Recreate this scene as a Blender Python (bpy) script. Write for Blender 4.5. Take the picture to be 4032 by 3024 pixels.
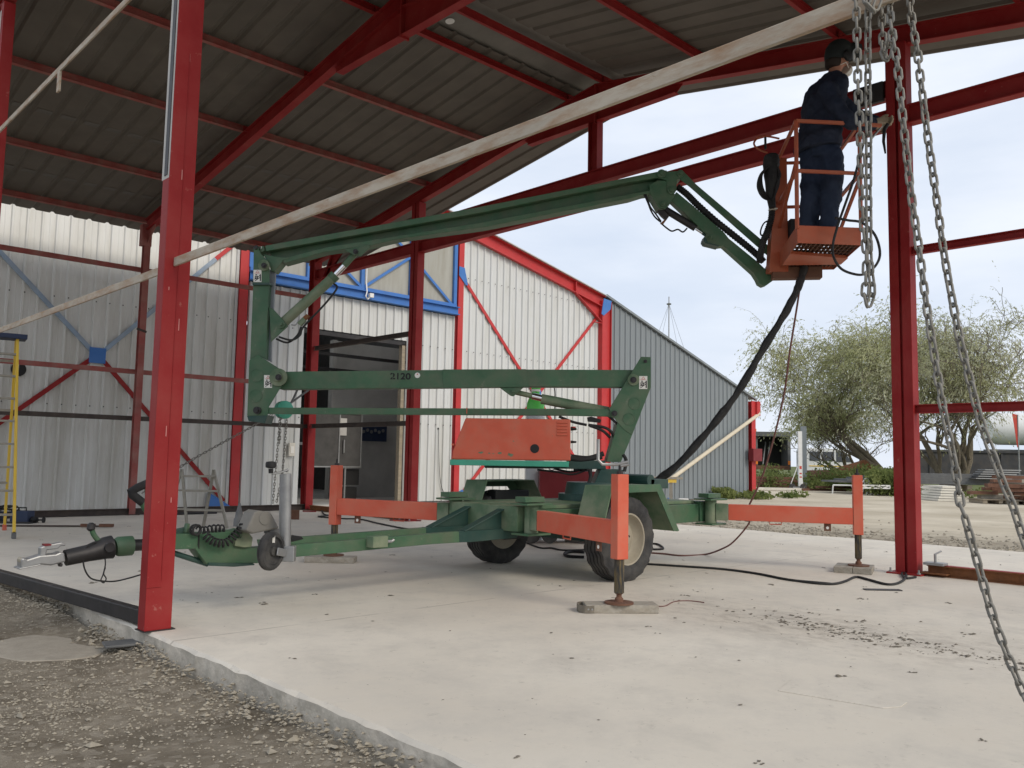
import bpy, bmesh, math, random
from mathutils import Vector, Matrix
random.seed(7)
S = bpy.context.scene
for o in list(bpy.data.objects): bpy.data.objects.remove(o)
COL = S.collection

# ------------------------------------------------------------------ camera
F_PX, PITCH, ROLL, YAW, CAM_H = 3356.83, .08925982, .018971036, .764009714, 1.0
FWD = Vector((math.sin(YAW)*math.cos(PITCH), math.cos(YAW)*math.cos(PITCH), math.sin(PITCH)))
_r0 = Vector((math.cos(YAW), -math.sin(YAW), 0)); _u0 = _r0.cross(FWD)
CR = _r0*math.cos(ROLL) + _u0*math.sin(ROLL); CU = -_r0*math.sin(ROLL) + _u0*math.cos(ROLL)
CAM = Vector((0, 0, CAM_H))
cam = bpy.data.objects.new('camera', bpy.data.cameras.new('camera')); COL.objects.link(cam)
cam.data.sensor_fit = 'HORIZONTAL'; cam.data.sensor_width = 36.0; cam.data.lens = F_PX/4032*36
cam.data.clip_start = .05; cam.data.clip_end = 3000
cam.matrix_world = Matrix(((CR.x, CU.x, -FWD.x, CAM.x), (CR.y, CU.y, -FWD.y, CAM.y), (CR.z, CU.z, -FWD.z, CAM.z), (0, 0, 0, 1)))
S.camera = cam

# ------------------------------------------------------------------ sky, sun, exposure
SUN_EL, SUN_AZ = math.radians(35), math.radians(176)      # azimuth measured from +Y towards +X
w = bpy.data.worlds.new('World'); S.world = w; w.use_nodes = True
nt = w.node_tree; N = nt.nodes; L = nt.links
for n in list(N): N.remove(n)
out = N.new('ShaderNodeOutputWorld'); bg = N.new('ShaderNodeBackground'); bg.inputs['Strength'].default_value = .12
sky = N.new('ShaderNodeTexSky'); sky.sky_type = 'NISHITA'; sky.sun_disc = False
sky.sun_elevation = SUN_EL; sky.sun_rotation = SUN_AZ; sky.air_density = 1.0; sky.dust_density = 3.0; sky.ozone_density = 2.0
tc = N.new('ShaderNodeTexCoord'); mp = N.new('ShaderNodeMapping'); mp.inputs['Scale'].default_value = (1.1, 1.1, 4.5)
nz = N.new('ShaderNodeTexNoise'); nz.inputs['Scale'].default_value = 2.1; nz.inputs['Detail'].default_value = 6; nz.inputs['Roughness'].default_value = .55
cr = N.new('ShaderNodeValToRGB'); cr.color_ramp.elements[0].position = .32; cr.color_ramp.elements[1].position = .68
cr.color_ramp.elements[0].color = (4.0, 4.45, 5.2, 1); cr.color_ramp.elements[1].color = (5.25, 5.5, 5.95, 1)
mix = N.new('ShaderNodeMixRGB'); mix.inputs['Fac'].default_value = .93
L.new(tc.outputs['Generated'], mp.inputs['Vector']); L.new(mp.outputs['Vector'], nz.inputs['Vector']); L.new(nz.outputs['Fac'], cr.inputs['Fac'])
L.new(sky.outputs['Color'], mix.inputs['Color1']); L.new(cr.outputs['Color'], mix.inputs['Color2'])
L.new(mix.outputs['Color'], bg.inputs['Color']); L.new(bg.outputs['Background'], out.inputs['Surface'])
sd = bpy.data.lights.new('sun', 'SUN'); sun = bpy.data.objects.new('sun', sd); COL.objects.link(sun)
sd.energy = 1.15; sd.angle = math.radians(26); sd.color = (1.0, .90, .76)
_sv = Vector((math.sin(SUN_AZ)*math.cos(SUN_EL), math.cos(SUN_AZ)*math.cos(SUN_EL), math.sin(SUN_EL)))
sun.rotation_euler = _sv.to_track_quat('Z', 'Y').to_euler(); sun.location = _sv*40
S.view_settings.view_transform = 'Standard'; S.view_settings.look = 'None'; S.view_settings.exposure = .62
S.view_settings.gamma = 1.0; S.view_settings.use_curve_mapping = False
S.render.resolution_x, S.render.resolution_y = 1024, 768
S.render.engine = 'CYCLES'; S.cycles.max_bounces = 6; S.cycles.diffuse_bounces = 4

# ------------------------------------------------------------------ photo pixel -> direction; distance always from a plane the thing stands on or in
WIN = {'T': (0, 0, 1.82278), 'S': (0, 0, 1.0), 'k': (1700, 1600, .5123), 'm': (940, 900, .48234), 'j': (2480, 600, .3316), 'q': (2900, 450, .3919),
       'n': (0, 2000, .31646), 'o': (600, 1800, .31646), 'p': (1700, 1850, .27125), 'r': (2940, 1650, .27125), 's': (3540, 1550, .33154),
       'u': (3300, 0, .18083), 'v': (2900, 100, .63279)}
for i, c in enumerate('123456789'): WIN[c] = ((i % 3)*1344, (i//3)*1008, .60759)
for c, (x, y) in dict(a=(0, 700), b=(0, 1400), c=(900, 700), d=(900, 1400), e=(1600, 700), f=(2200, 1000), g=(2300, 1600), h=(3032, 1700)).items(): WIN[c] = (x, y, .45208)
def px(c, x, y): a = WIN[c]; return a[0]+x*a[2], a[1]+y*a[2]
def ray(c, x, y):
    X, Y = px(c, x, y); return FWD + CR*((X-2016)/F_PX) - CU*((Y-1512)/F_PX)
def onz(c, x, y, z=0.): d = ray(c, x, y); return CAM + d*((z-CAM.z)/d.z)
def onx(c, x, y, X): d = ray(c, x, y); return CAM + d*(X/d.x)
def ony(c, x, y, Y): d = ray(c, x, y); return CAM + d*(Y/d.y)
RR = Vector((math.cos(YAW), -math.sin(YAW), 0)); FH = Vector((math.sin(YAW), math.cos(YAW), 0)); UP = Vector((0, 0, 1))
def onb(c, x, y, D=8.3): d = ray(c, x, y); return CAM + d*(D/d.dot(FH))      # vertical plane of the lift's boom
def uw(u, D, z): return RR*u + FH*D + UP*z
def V(*a): return Vector(a)

# ------------------------------------------------------------------ materials
MATS = {}
def mat(name, col, rough=.6, metal=0., var=.12, scale=6., bump=0., bscale=40., dirt=None, dirt_amt=.3, dirt_scale=2.5, stretch=None, spec=.4, chips=None, chip_amt=.6, alpha_t=0.):
    m = bpy.data.materials.new(name); m.use_nodes = True; t = m.node_tree; n = t.nodes; l = t.links
    b = n['Principled BSDF']; b.inputs['Roughness'].default_value = rough; b.inputs['Metallic'].default_value = metal
    b.inputs['Specular IOR Level'].default_value = spec
    co = n.new('ShaderNodeTexCoord'); mpn = n.new('ShaderNodeMapping'); l.new(co.outputs['Object'], mpn.inputs['Vector'])
    if stretch: mpn.inputs['Scale'].default_value = stretch
    vec = mpn.outputs['Vector']
    a = n.new('ShaderNodeTexNoise'); a.inputs['Scale'].default_value = scale; a.inputs['Detail'].default_value = 5; a.inputs['Roughness'].default_value = .6
    l.new(vec, a.inputs['Vector'])
    r = n.new('ShaderNodeValToRGB'); e = r.color_ramp.elements
    e[0].position = .3; e[1].position = .7
    e[0].color = tuple(c*(1-var) for c in col)+(1,); e[1].color = tuple(min(1, c*(1+var)) for c in col)+(1,)
    l.new(a.outputs['Fac'], r.inputs['Fac']); cur = r.outputs['Color']
    def layer(cur, c2, amt, sc, lo, hi, det=6):
        q = n.new('ShaderNodeTexNoise'); q.inputs['Scale'].default_value = sc; q.inputs['Detail'].default_value = det; q.inputs['Roughness'].default_value = .65
        l.new(vec, q.inputs['Vector'])
        rr = n.new('ShaderNodeValToRGB'); rr.color_ramp.elements[0].position = lo; rr.color_ramp.elements[1].position = hi
        rr.color_ramp.elements[1].color = (amt, amt, amt, 1); l.new(q.outputs['Fac'], rr.inputs['Fac'])
        mx = n.new('ShaderNodeMixRGB'); l.new(rr.outputs['Color'], mx.inputs['Fac']); l.new(cur, mx.inputs['Color1']); mx.inputs['Color2'].default_value = tuple(c2)+(1,)
        return mx.outputs['Color']
    if dirt: cur = layer(cur, dirt, dirt_amt, dirt_scale, .42, .72)
    if chips: cur = layer(cur, chips, chip_amt, 14, .66, .70)
    l.new(cur, b.inputs['Base Color'])
    if bump:
        q = n.new('ShaderNodeTexNoise'); q.inputs['Scale'].default_value = bscale; q.inputs['Detail'].default_value = 4; l.new(vec, q.inputs['Vector'])
        bp = n.new('ShaderNodeBump'); bp.inputs['Strength'].default_value = bump; bp.inputs['Distance'].default_value = .01
        l.new(q.outputs['Fac'], bp.inputs['Height']); l.new(bp.outputs['Normal'], b.inputs['Normal'])
    if alpha_t: b.inputs['Transmission Weight'].default_value = alpha_t
    MATS[name] = m; return m
mat('red', (.285, .0165, .0175), .6, spec=.25, var=.16, scale=2.5, dirt=(.24, .055, .045), dirt_amt=.5, bump=.08, bscale=40, chips=(.42, .17, .14), chip_amt=.45)
mat('red_dusty', (.30, .075, .065), .7, var=.2, scale=4, dirt=(.30, .22, .18), dirt_amt=.55, dirt_scale=3)
mat('red_far', (.46, .028, .030), .5, var=.08, scale=3, dirt=(.45, .12, .10), dirt_amt=.2)
mat('rail_brown', (.055, .042, .036), .7, var=.3, scale=8, dirt=(.12, .09, .07), dirt_amt=.4)
mat('rust', (.22, .085, .03), .85, var=.35, scale=18, dirt=(.08, .05, .04), dirt_amt=.5, dirt_scale=9, bump=.2)
mat('cream_beam', (.47, .41, .325), .75, var=.16, scale=3, dirt=(.33, .19, .10), dirt_amt=.95, dirt_scale=9, bump=.15, bscale=30, stretch=(1.2, .6, 2.2), chips=(.30, .20, .13), chip_amt=.7)
mat('primer', (.52, .50, .46), .7, var=.1)
mat('steel_dark', (.035, .034, .036), .5, metal=.4, var=.3, scale=14, dirt=(.09, .08, .07), dirt_amt=.3)
mat('black_rubber', (.018, .018, .019), .75, var=.25, scale=20, dirt=(.10, .095, .085), dirt_amt=.25, dirt_scale=5)
mat('tyre', (.035, .035, .036), .85, var=.25, scale=14, dirt=(.16, .15, .13), dirt_amt=.45, dirt_scale=6, bump=.2, bscale=90)
mat('rim', (.36, .325, .25), .6, var=.12, scale=9, dirt=(.24, .20, .15), dirt_amt=.5, dirt_scale=5)
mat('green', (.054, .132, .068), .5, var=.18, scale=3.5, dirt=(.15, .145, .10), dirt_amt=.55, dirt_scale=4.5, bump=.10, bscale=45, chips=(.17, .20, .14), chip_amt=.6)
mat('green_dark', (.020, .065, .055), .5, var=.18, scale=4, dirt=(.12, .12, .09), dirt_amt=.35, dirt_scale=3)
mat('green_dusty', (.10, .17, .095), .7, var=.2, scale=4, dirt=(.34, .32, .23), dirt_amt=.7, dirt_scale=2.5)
mat('teal', (.06, .36, .24), .5, var=.1, scale=4, dirt=(.10, .22, .16), dirt_amt=.3)
mat('orange', (.62, .112, .060), .6, var=.12, scale=3, dirt=(.44, .19, .125), dirt_amt=.6, dirt_scale=3.2, bump=.04, chips=(.30, .17, .10), chip_amt=.5)
mat('orange_basket', (.40, .085, .034), .55, var=.15, scale=4, dirt=(.33, .17, .11), dirt_amt=.45, dirt_scale=3, chips=(.20, .12, .09), chip_amt=.5)
mat('chrome', (.75, .75, .77), .12, metal=1., var=.05)
mat('galv', (.33, .335, .335), .45, metal=.7, var=.18, scale=9, dirt=(.28, .27, .25), dirt_amt=.3)
mat('chain_metal', (.23, .22, .195), .6, metal=.25, var=.2, scale=30, dirt=(.14, .125, .10), dirt_amt=.4, dirt_scale=20)
mat('alu', (.30, .28, .235), .5, metal=.3, var=.15, scale=12, dirt=(.30, .27, .22), dirt_amt=.5, dirt_scale=6)
mat('clad_white', (.69, .69, .66), .5, var=.04, scale=2, dirt=(.38, .355, .29), dirt_amt=.65, dirt_scale=1.3, stretch=(1.4, 1.4, .22))
mat('clad_white_new', (.60, .615, .615), .5, var=.03, scale=2, dirt=(.42, .41, .35), dirt_amt=.55, dirt_scale=1.5, stretch=(1.6, 1.6, .2))
mat('clad_grey', (.215, .240, .255), .5, var=.07, scale=2, dirt=(.13, .155, .17), dirt_amt=.4, dirt_scale=1.4, stretch=(1.8, 1.8, .16))
mat('roof_sheet', (.118, .102, .083), .65, var=.12, scale=3, dirt=(.080, .072, .060), dirt_amt=.4, dirt_scale=1.2)
mat('roof_lap', (.135, .125, .112), .7, var=.35, scale=8, dirt=(.085, .075, .065), dirt_amt=.6, dirt_scale=8)
mat('flashing', (.17, .16, .14), .6, var=.15, scale=3, dirt=(.11, .10, .085), dirt_amt=.3)
mat('edge_metal', (.50, .50, .49), .5, var=.1)
mat('blue_paint', (.045, .165, .47), .5, var=.1, scale=4, dirt=(.10, .18, .35), dirt_amt=.3)
mat('blue_grey', (.28, .36, .46), .6, var=.15, scale=4, dirt=(.40, .36, .30), dirt_amt=.3)
mat('panel_beige', (.36, .355, .315), .35, var=.08, scale=1.5, dirt=(.24, .22, .17), dirt_amt=.55, dirt_scale=2.2, stretch=(2.2, 2.2, .35))
mat('dark_blue', (.018, .035, .085), .6, var=.2, scale=8, dirt=(.07, .07, .08), dirt_amt=.3)
mat('yellow', (.75, .50, .05), .5, var=.08, scale=5, dirt=(.45, .35, .16), dirt_amt=.35)
mat('cloth_navy', (.010, .016, .036), .85, var=.25, scale=5, bump=.15, bscale=25, dirt=(.035, .042, .055), dirt_amt=.4)
mat('cloth_trouser', (.012, .022, .050), .85, var=.25, scale=5, bump=.15, bscale=25, dirt=(.035, .045, .06), dirt_amt=.4)
mat('cap_black', (.010, .014, .014), .8, var=.2)
mat('skin', (.42, .20, .13), .6, var=.1, scale=12)
mat('hair', (.02, .012, .008), .7)
mat('mask_white', (.72, .70, .64), .8, var=.06)
mat('glove', (.42, .34, .24), .9, var=.2, scale=14, dirt=(.18, .14, .10), dirt_amt=.5, dirt_scale=10)
mat('boot', (.03, .022, .018), .6)
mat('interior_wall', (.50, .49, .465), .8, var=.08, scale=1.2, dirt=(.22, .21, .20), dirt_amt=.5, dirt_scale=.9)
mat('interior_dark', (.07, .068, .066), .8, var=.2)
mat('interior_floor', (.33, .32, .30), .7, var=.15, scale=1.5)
mat('wood', (.30, .25, .18), .8, var=.2, scale=4, dirt=(.20, .19, .17), dirt_amt=.55, dirt_scale=5, bump=.2, bscale=30, stretch=(1, 6, 6))
mat('wood_grey', (.30, .27, .22), .85, var=.22, scale=6, dirt=(.44, .42, .38), dirt_amt=.5, dirt_scale=4, bump=.25, bscale=30, stretch=(1.5, 6, 6))
mat('wood_white', (.68, .65, .57), .8, var=.1, scale=4, dirt=(.45, .42, .36), dirt_amt=.3)
mat('white_paint', (.75, .75, .73), .5, var=.05, dirt=(.5, .48, .44), dirt_amt=.25)
mat('sticker', (.80, .78, .72), .5, var=.03)
mat('ink', (.012, .012, .012), .6, var=0.)
mat('ink_red', (.55, .06, .04), .6, var=0.)
mat('gas_green', (.10, .55, .08), .35, var=.06)
mat('gas_white', (.52, .54, .55), .4, var=.08, dirt=(.38, .38, .37), dirt_amt=.4)
mat('machine_red', (.17, .013, .017), .45, var=.12, dirt=(.18, .04, .04), dirt_amt=.3)
mat('beige_pipe', (.62, .55, .42), .5, var=.06, dirt=(.45, .38, .28), dirt_amt=.3)
mat('cord_red', (.17, .075, .065), .7, var=.15)
mat('brown_steel', (.16, .075, .045), .8, var=.3, scale=6, dirt=(.08, .05, .04), dirt_amt=.5)
mat('truck_grey', (.10, .105, .11), .55, var=.25, scale=3, dirt=(.20, .19, .17), dirt_amt=.4)
mat('truck_white', (.74, .76, .78), .4, var=.05, dirt=(.45, .45, .43), dirt_amt=.3)
mat('glass_dark', (.03, .035, .04), .1, var=.05, spec=.8)
mat('lamp_orange', (.80, .22, .03), .4, var=.05)
mat('bark', (.15, .125, .09), .9, var=.3, scale=10, dirt=(.14, .13, .07), dirt_amt=.5, bump=.4, bscale=20)
mat('leaf_willow', (.27, .29, .115), .7, var=.28, scale=.7, dirt=(.15, .18, .065), dirt_amt=.5, dirt_scale=.5)
mat('leaf_willow_b', (.29, .30, .15), .7, var=.28, scale=.7, dirt=(.18, .20, .09), dirt_amt=.5, dirt_scale=.5)
mat('weed', (.075, .125, .030), .75, var=.35, scale=1.5, dirt=(.16, .17, .06), dirt_amt=.4)
mat('stone', (.33, .295, .235), .9, var=.28, scale=30, dirt=(.25, .225, .18), dirt_amt=.6, dirt_scale=9)
mat('dark_wall', (.045, .046, .050), .8, var=.25, scale=1.5, dirt=(.09, .075, .06), dirt_amt=.5)
mat('clod', (.17, .15, .12), .95, var=.3, scale=30)
mat('tin_grey', (.22, .21, .185), .65, var=.15, scale=8, dirt=(.12, .11, .095), dirt_amt=.4, dirt_scale=7, chips=(.05, .045, .04), chip_amt=.8)
mat('concrete_side', (.56, .51, .43), .95, var=.22, scale=5, dirt=(.30, .28, .225), dirt_amt=.8, dirt_scale=7, bump=.9, bscale=25)
mat('leg_paint', (.030, .030, .030), .6, var=.3, scale=10, dirt=(.30, .20, .05), dirt_amt=.6, dirt_scale=12, stretch=(3, 3, .6), chips=(.5, .47, .40), chip_amt=.6)
mat('scuff', (.52, .22, .20), .7)
mat('stain_green', (.30, .29, .20), .7, var=.3, scale=6)
mat('bottle_clear', (.72, .78, .82), .15, var=.02, alpha_t=.5)

def leaf_mat(name, c0, c1, sc=.6):
    m = bpy.data.materials.new(name); m.use_nodes = True; t = m.node_tree; n = t.nodes; l = t.links; n.remove(n['Principled BSDF'])
    g = n.new('ShaderNodeNewGeometry'); q = n.new('ShaderNodeTexNoise'); q.inputs['Scale'].default_value = sc; q.inputs['Detail'].default_value = 6; l.new(g.outputs['Position'], q.inputs['Vector'])
    r = n.new('ShaderNodeValToRGB'); r.color_ramp.elements[0].position = .33; r.color_ramp.elements[1].position = .66; r.color_ramp.elements[0].color = c0+(1,); r.color_ramp.elements[1].color = c1+(1,); l.new(q.outputs['Fac'], r.inputs['Fac'])
    d = n.new('ShaderNodeBsdfDiffuse'); tr = n.new('ShaderNodeBsdfTranslucent'); mx = n.new('ShaderNodeMixShader'); mx.inputs['Fac'].default_value = .45
    l.new(r.outputs['Color'], d.inputs['Color']); l.new(r.outputs['Color'], tr.inputs['Color']); l.new(d.outputs[0], mx.inputs[1]); l.new(tr.outputs[0], mx.inputs[2]); l.new(mx.outputs[0], n['Material Output'].inputs['Surface']); MATS[name] = m
leaf_mat('leaf_willow', (.31, .33, .15), (.56, .56, .33)); leaf_mat('leaf_willow_b', (.38, .39, .24), (.58, .58, .40)); leaf_mat('weed', (.09, .13, .04), (.26, .29, .11), 1.4)
# ------------------------------------------------------------------ mesh helpers
class MB:
    def __init__(s): s.v = []; s.f = []; s.mi = []; s.cur = 0
    def add(s, vs, fs):
        o = len(s.v); s.v += [tuple(v) for v in vs]; s.f += [[i+o for i in f] for f in fs]; s.mi += [s.cur]*len(fs); return s
    def hexa(s, p):   # p: 8 points, bottom 4 (ccw) then top 4
        return s.add(p, [(3, 2, 1, 0), (4, 5, 6, 7), (0, 1, 5, 4), (1, 2, 6, 5), (2, 3, 7, 6), (3, 0, 4, 7)])
    def box(s, x0, x1, y0, y1, z0, z1):
        return s.hexa([(x0, y0, z0), (x1, y0, z0), (x1, y1, z0), (x0, y1, z0), (x0, y0, z1), (x1, y0, z1), (x1, y1, z1), (x0, y1, z1)])
    def obox(s, c, e1, e2, e3):   # centre and three half-axis vectors
        c = Vector(c); return s.hexa([c-e1-e2-e3, c+e1-e2-e3, c+e1+e2-e3, c-e1+e2-e3, c-e1-e2+e3, c+e1-e2+e3, c+e1+e2+e3, c-e1+e2+e3])
    def frame(s, p0, p1, up):
        p0, p1 = Vector(p0), Vector(p1); d = (p1-p0).normalized(); up = Vector(up); a = d.cross(up)
        if a.length < 1e-5: a = d.cross(Vector((1, 0, 0)))
        a.normalize(); b = a.cross(d).normalized(); return p0, p1, d, a, b
    def beam(s, p0, p1, w, h, up=(0, 0, 1)):   # w sideways, h along up
        p0, p1, d, a, b = s.frame(p0, p1, up); a *= w/2; b *= h/2
        return s.hexa([p0-a-b, p0+a-b, p1+a-b, p1-a-b, p0-a+b, p0+a+b, p1+a+b, p1-a+b])
    def isec(s, p0, p1, h, w, tf=.012, tw=.008, up=(0, 0, 1)):
        q0, q1, d, a, b = s.frame(p0, p1, up)
        s.beam(q0+b*(h-tf)/2, q1+b*(h-tf)/2, w, tf, up); s.beam(q0-b*(h-tf)/2, q1-b*(h-tf)/2, w, tf, up)
        return s.beam(q0, q1, tw, h-2*tf, up)
    def chan(s, p0, p1, h, w, t=.008, up=(0, 0, 1), side=1):
        q0, q1, d, a, b = s.frame(p0, p1, up); a = a*side
        s.beam(q0+b*(h-t)/2+a*w/2, q1+b*(h-t)/2+a*w/2, w, t, up); s.beam(q0-b*(h-t)/2+a*w/2, q1-b*(h-t)/2+a*w/2, w, t, up)
        return s.beam(q0+a*t/2, q1+a*t/2, t, h-2*t, up)
    def prism(s, poly, vec):
        n = len(poly); vec = Vector(vec); p = [Vector(q) for q in poly]
        s.add(p+[q+vec for q in p], [list(range(n))[::-1], list(range(n, 2*n))]+[(i, (i+1) % n, n+(i+1) % n, n+i) for i in range(n)]); return s
    def tube(s, pts, r, seg=8, caps=True, flat=None):
        pts = [Vector(p) for p in pts]; n = len(pts); rs = r if isinstance(r, (list, tuple)) else [r]*n
        prev = None; vs = []
        for i, p in enumerate(pts):
            t = (pts[min(i+1, n-1)]-pts[max(i-1, 0)]).normalized()
            if prev is None: a = t.cross(Vector((0, 0, 1))); a = a if a.length > 1e-4 else t.cross(Vector((1, 0, 0)))
            else: a = prev-t*prev.dot(t)
            a.normalize(); prev = a; b = t.cross(a)
            vs += [p+a*(rs[i]*math.cos(k*2*math.pi/seg))+b*(rs[i]*math.sin(k*2*math.pi/seg)) for k in range(seg)]
        fs = [(i*seg+k, i*seg+(k+1) % seg, (i+1)*seg+(k+1) % seg, (i+1)*seg+k) for i in range(n-1) for k in range(seg)]
        if caps: fs += [tuple(range(seg))[::-1], tuple(range((n-1)*seg, n*seg))]
        return s.add(vs, fs)
    def cyl(s, p0, p1, r, seg=16, r2=None): return s.tube([p0, p1], [r, r if r2 is None else r2], seg)
    def lathe(s, c, axis, prof, seg=24, closed=False):   # prof: (t along axis, radius)
        c = Vector(c); d = Vector(axis).normalized(); a = d.cross(Vector((0, 0, 1))); a = a if a.length > 1e-4 else d.cross(Vector((1, 0, 0)))
        a.normalize(); b = d.cross(a); n = len(prof)
        vs = [c+d*t+a*(r*math.cos(k*2*math.pi/seg))+b*(r*math.sin(k*2*math.pi/seg)) for t, r in prof for k in range(seg)]
        m = n if closed else n-1
        fs = [(i*seg+k, i*seg+(k+1) % seg, ((i+1) % n)*seg+(k+1) % seg, ((i+1) % n)*seg+k) for i in range(m) for k in range(seg)]
        if not closed: fs += [tuple(range(seg))[::-1], tuple(range((n-1)*seg, n*seg))]
        return s.add(vs, fs)
    def build(s, name, m, parent=None, smooth=False, bevel=0., origin=None):
        me = bpy.data.meshes.new(name); vs = [Vector(v) for v in s.v]
        if origin is None:
            lo = Vector((min(v.x for v in vs), min(v.y for v in vs), min(v.z for v in vs))); hi = Vector((max(v.x for v in vs), max(v.y for v in vs), max(v.z for v in vs)))
            origin = (lo+hi)/2
            if parent is None: origin.z = lo.z
        origin = Vector(origin)
        me.from_pydata([v-origin for v in vs], [], s.f)
        bm = bmesh.new(); bm.from_mesh(me); bmesh.ops.recalc_face_normals(bm, faces=bm.faces); bm.to_mesh(me); bm.free()
        for k in (m if isinstance(m, (list, tuple)) else [m]): me.materials.append(MATS[k])
        if isinstance(m, (list, tuple)): me.polygons.foreach_set('material_index', s.mi)
        if smooth:
            me.shade_smooth() if hasattr(me, 'shade_smooth') else None
            try: me.set_sharp_from_angle(angle=math.radians(35))
            except Exception: pass
        o = bpy.data.objects.new(name, me); link(o, origin, parent)
        if bevel:
            md = o.modifiers.new('bevel', 'BEVEL'); md.width = bevel; md.segments = 2; md.limit_method = 'ANGLE'; md.angle_limit = math.radians(40)
        return o
WO = {}
def link(o, origin, parent=None):
    COL.objects.link(o); WO[o.name] = Vector(origin)
    o.location = Vector(origin)-(WO[parent.name] if parent else Vector((0, 0, 0)))
    if parent: o.parent = parent
    return o
def tag(o, label=None, cat=None, group=None, kind=None):
    if label: o['label'] = label
    if cat: o['category'] = cat
    if group: o['group'] = group
    if kind: o['kind'] = kind
    return o
def thing(name, loc, label, cat, group=None):
    o = bpy.data.objects.new(name, None); o.empty_display_size = .2; link(o, loc); return tag(o, label, cat, group)
def clone(src, origin, parent=None, rot=None, name=None):      # shares mesh data
    o = bpy.data.objects.new(name or src.name.split('.')[0], src.data); link(o, origin, parent)
    for md in src.modifiers:
        if md.type == 'BEVEL': n = o.modifiers.new('bevel', 'BEVEL'); n.width = md.width; n.segments = 2; n.limit_method = 'ANGLE'
    if rot is not None: o.rotation_euler = rot
    return o
def spline(pts, n=8):
    pts = [Vector(p) for p in pts]; out = []
    for i in range(len(pts)-1):
        p0 = pts[max(i-1, 0)]; p1 = pts[i]; p2 = pts[i+1]; p3 = pts[min(i+2, len(pts)-1)]
        for k in range(n):
            t = k/n; out.append(.5*((2*p1)+(p2-p0)*t+(2*p0-5*p1+4*p2-p3)*t*t+(3*p1-p0-3*p2+p3)*t**3))
    return out+[pts[-1]]
def text_mesh(txt, size):
    cu = bpy.data.curves.new('lettering', 'FONT'); cu.body = txt; cu.size = size; cu.extrude = 0; cu.offset = size*.03
    ob = bpy.data.objects.new('lettering', cu); COL.objects.link(ob); dg = bpy.context.evaluated_depsgraph_get()
    me = bpy.data.meshes.new_from_object(ob.evaluated_get(dg)); vs = [v.co.copy() for v in me.vertices]; fs = [list(p.vertices) for p in me.polygons]
    bpy.data.objects.remove(ob); bpy.data.curves.remove(cu); bpy.data.meshes.remove(me); return vs, fs
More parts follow.
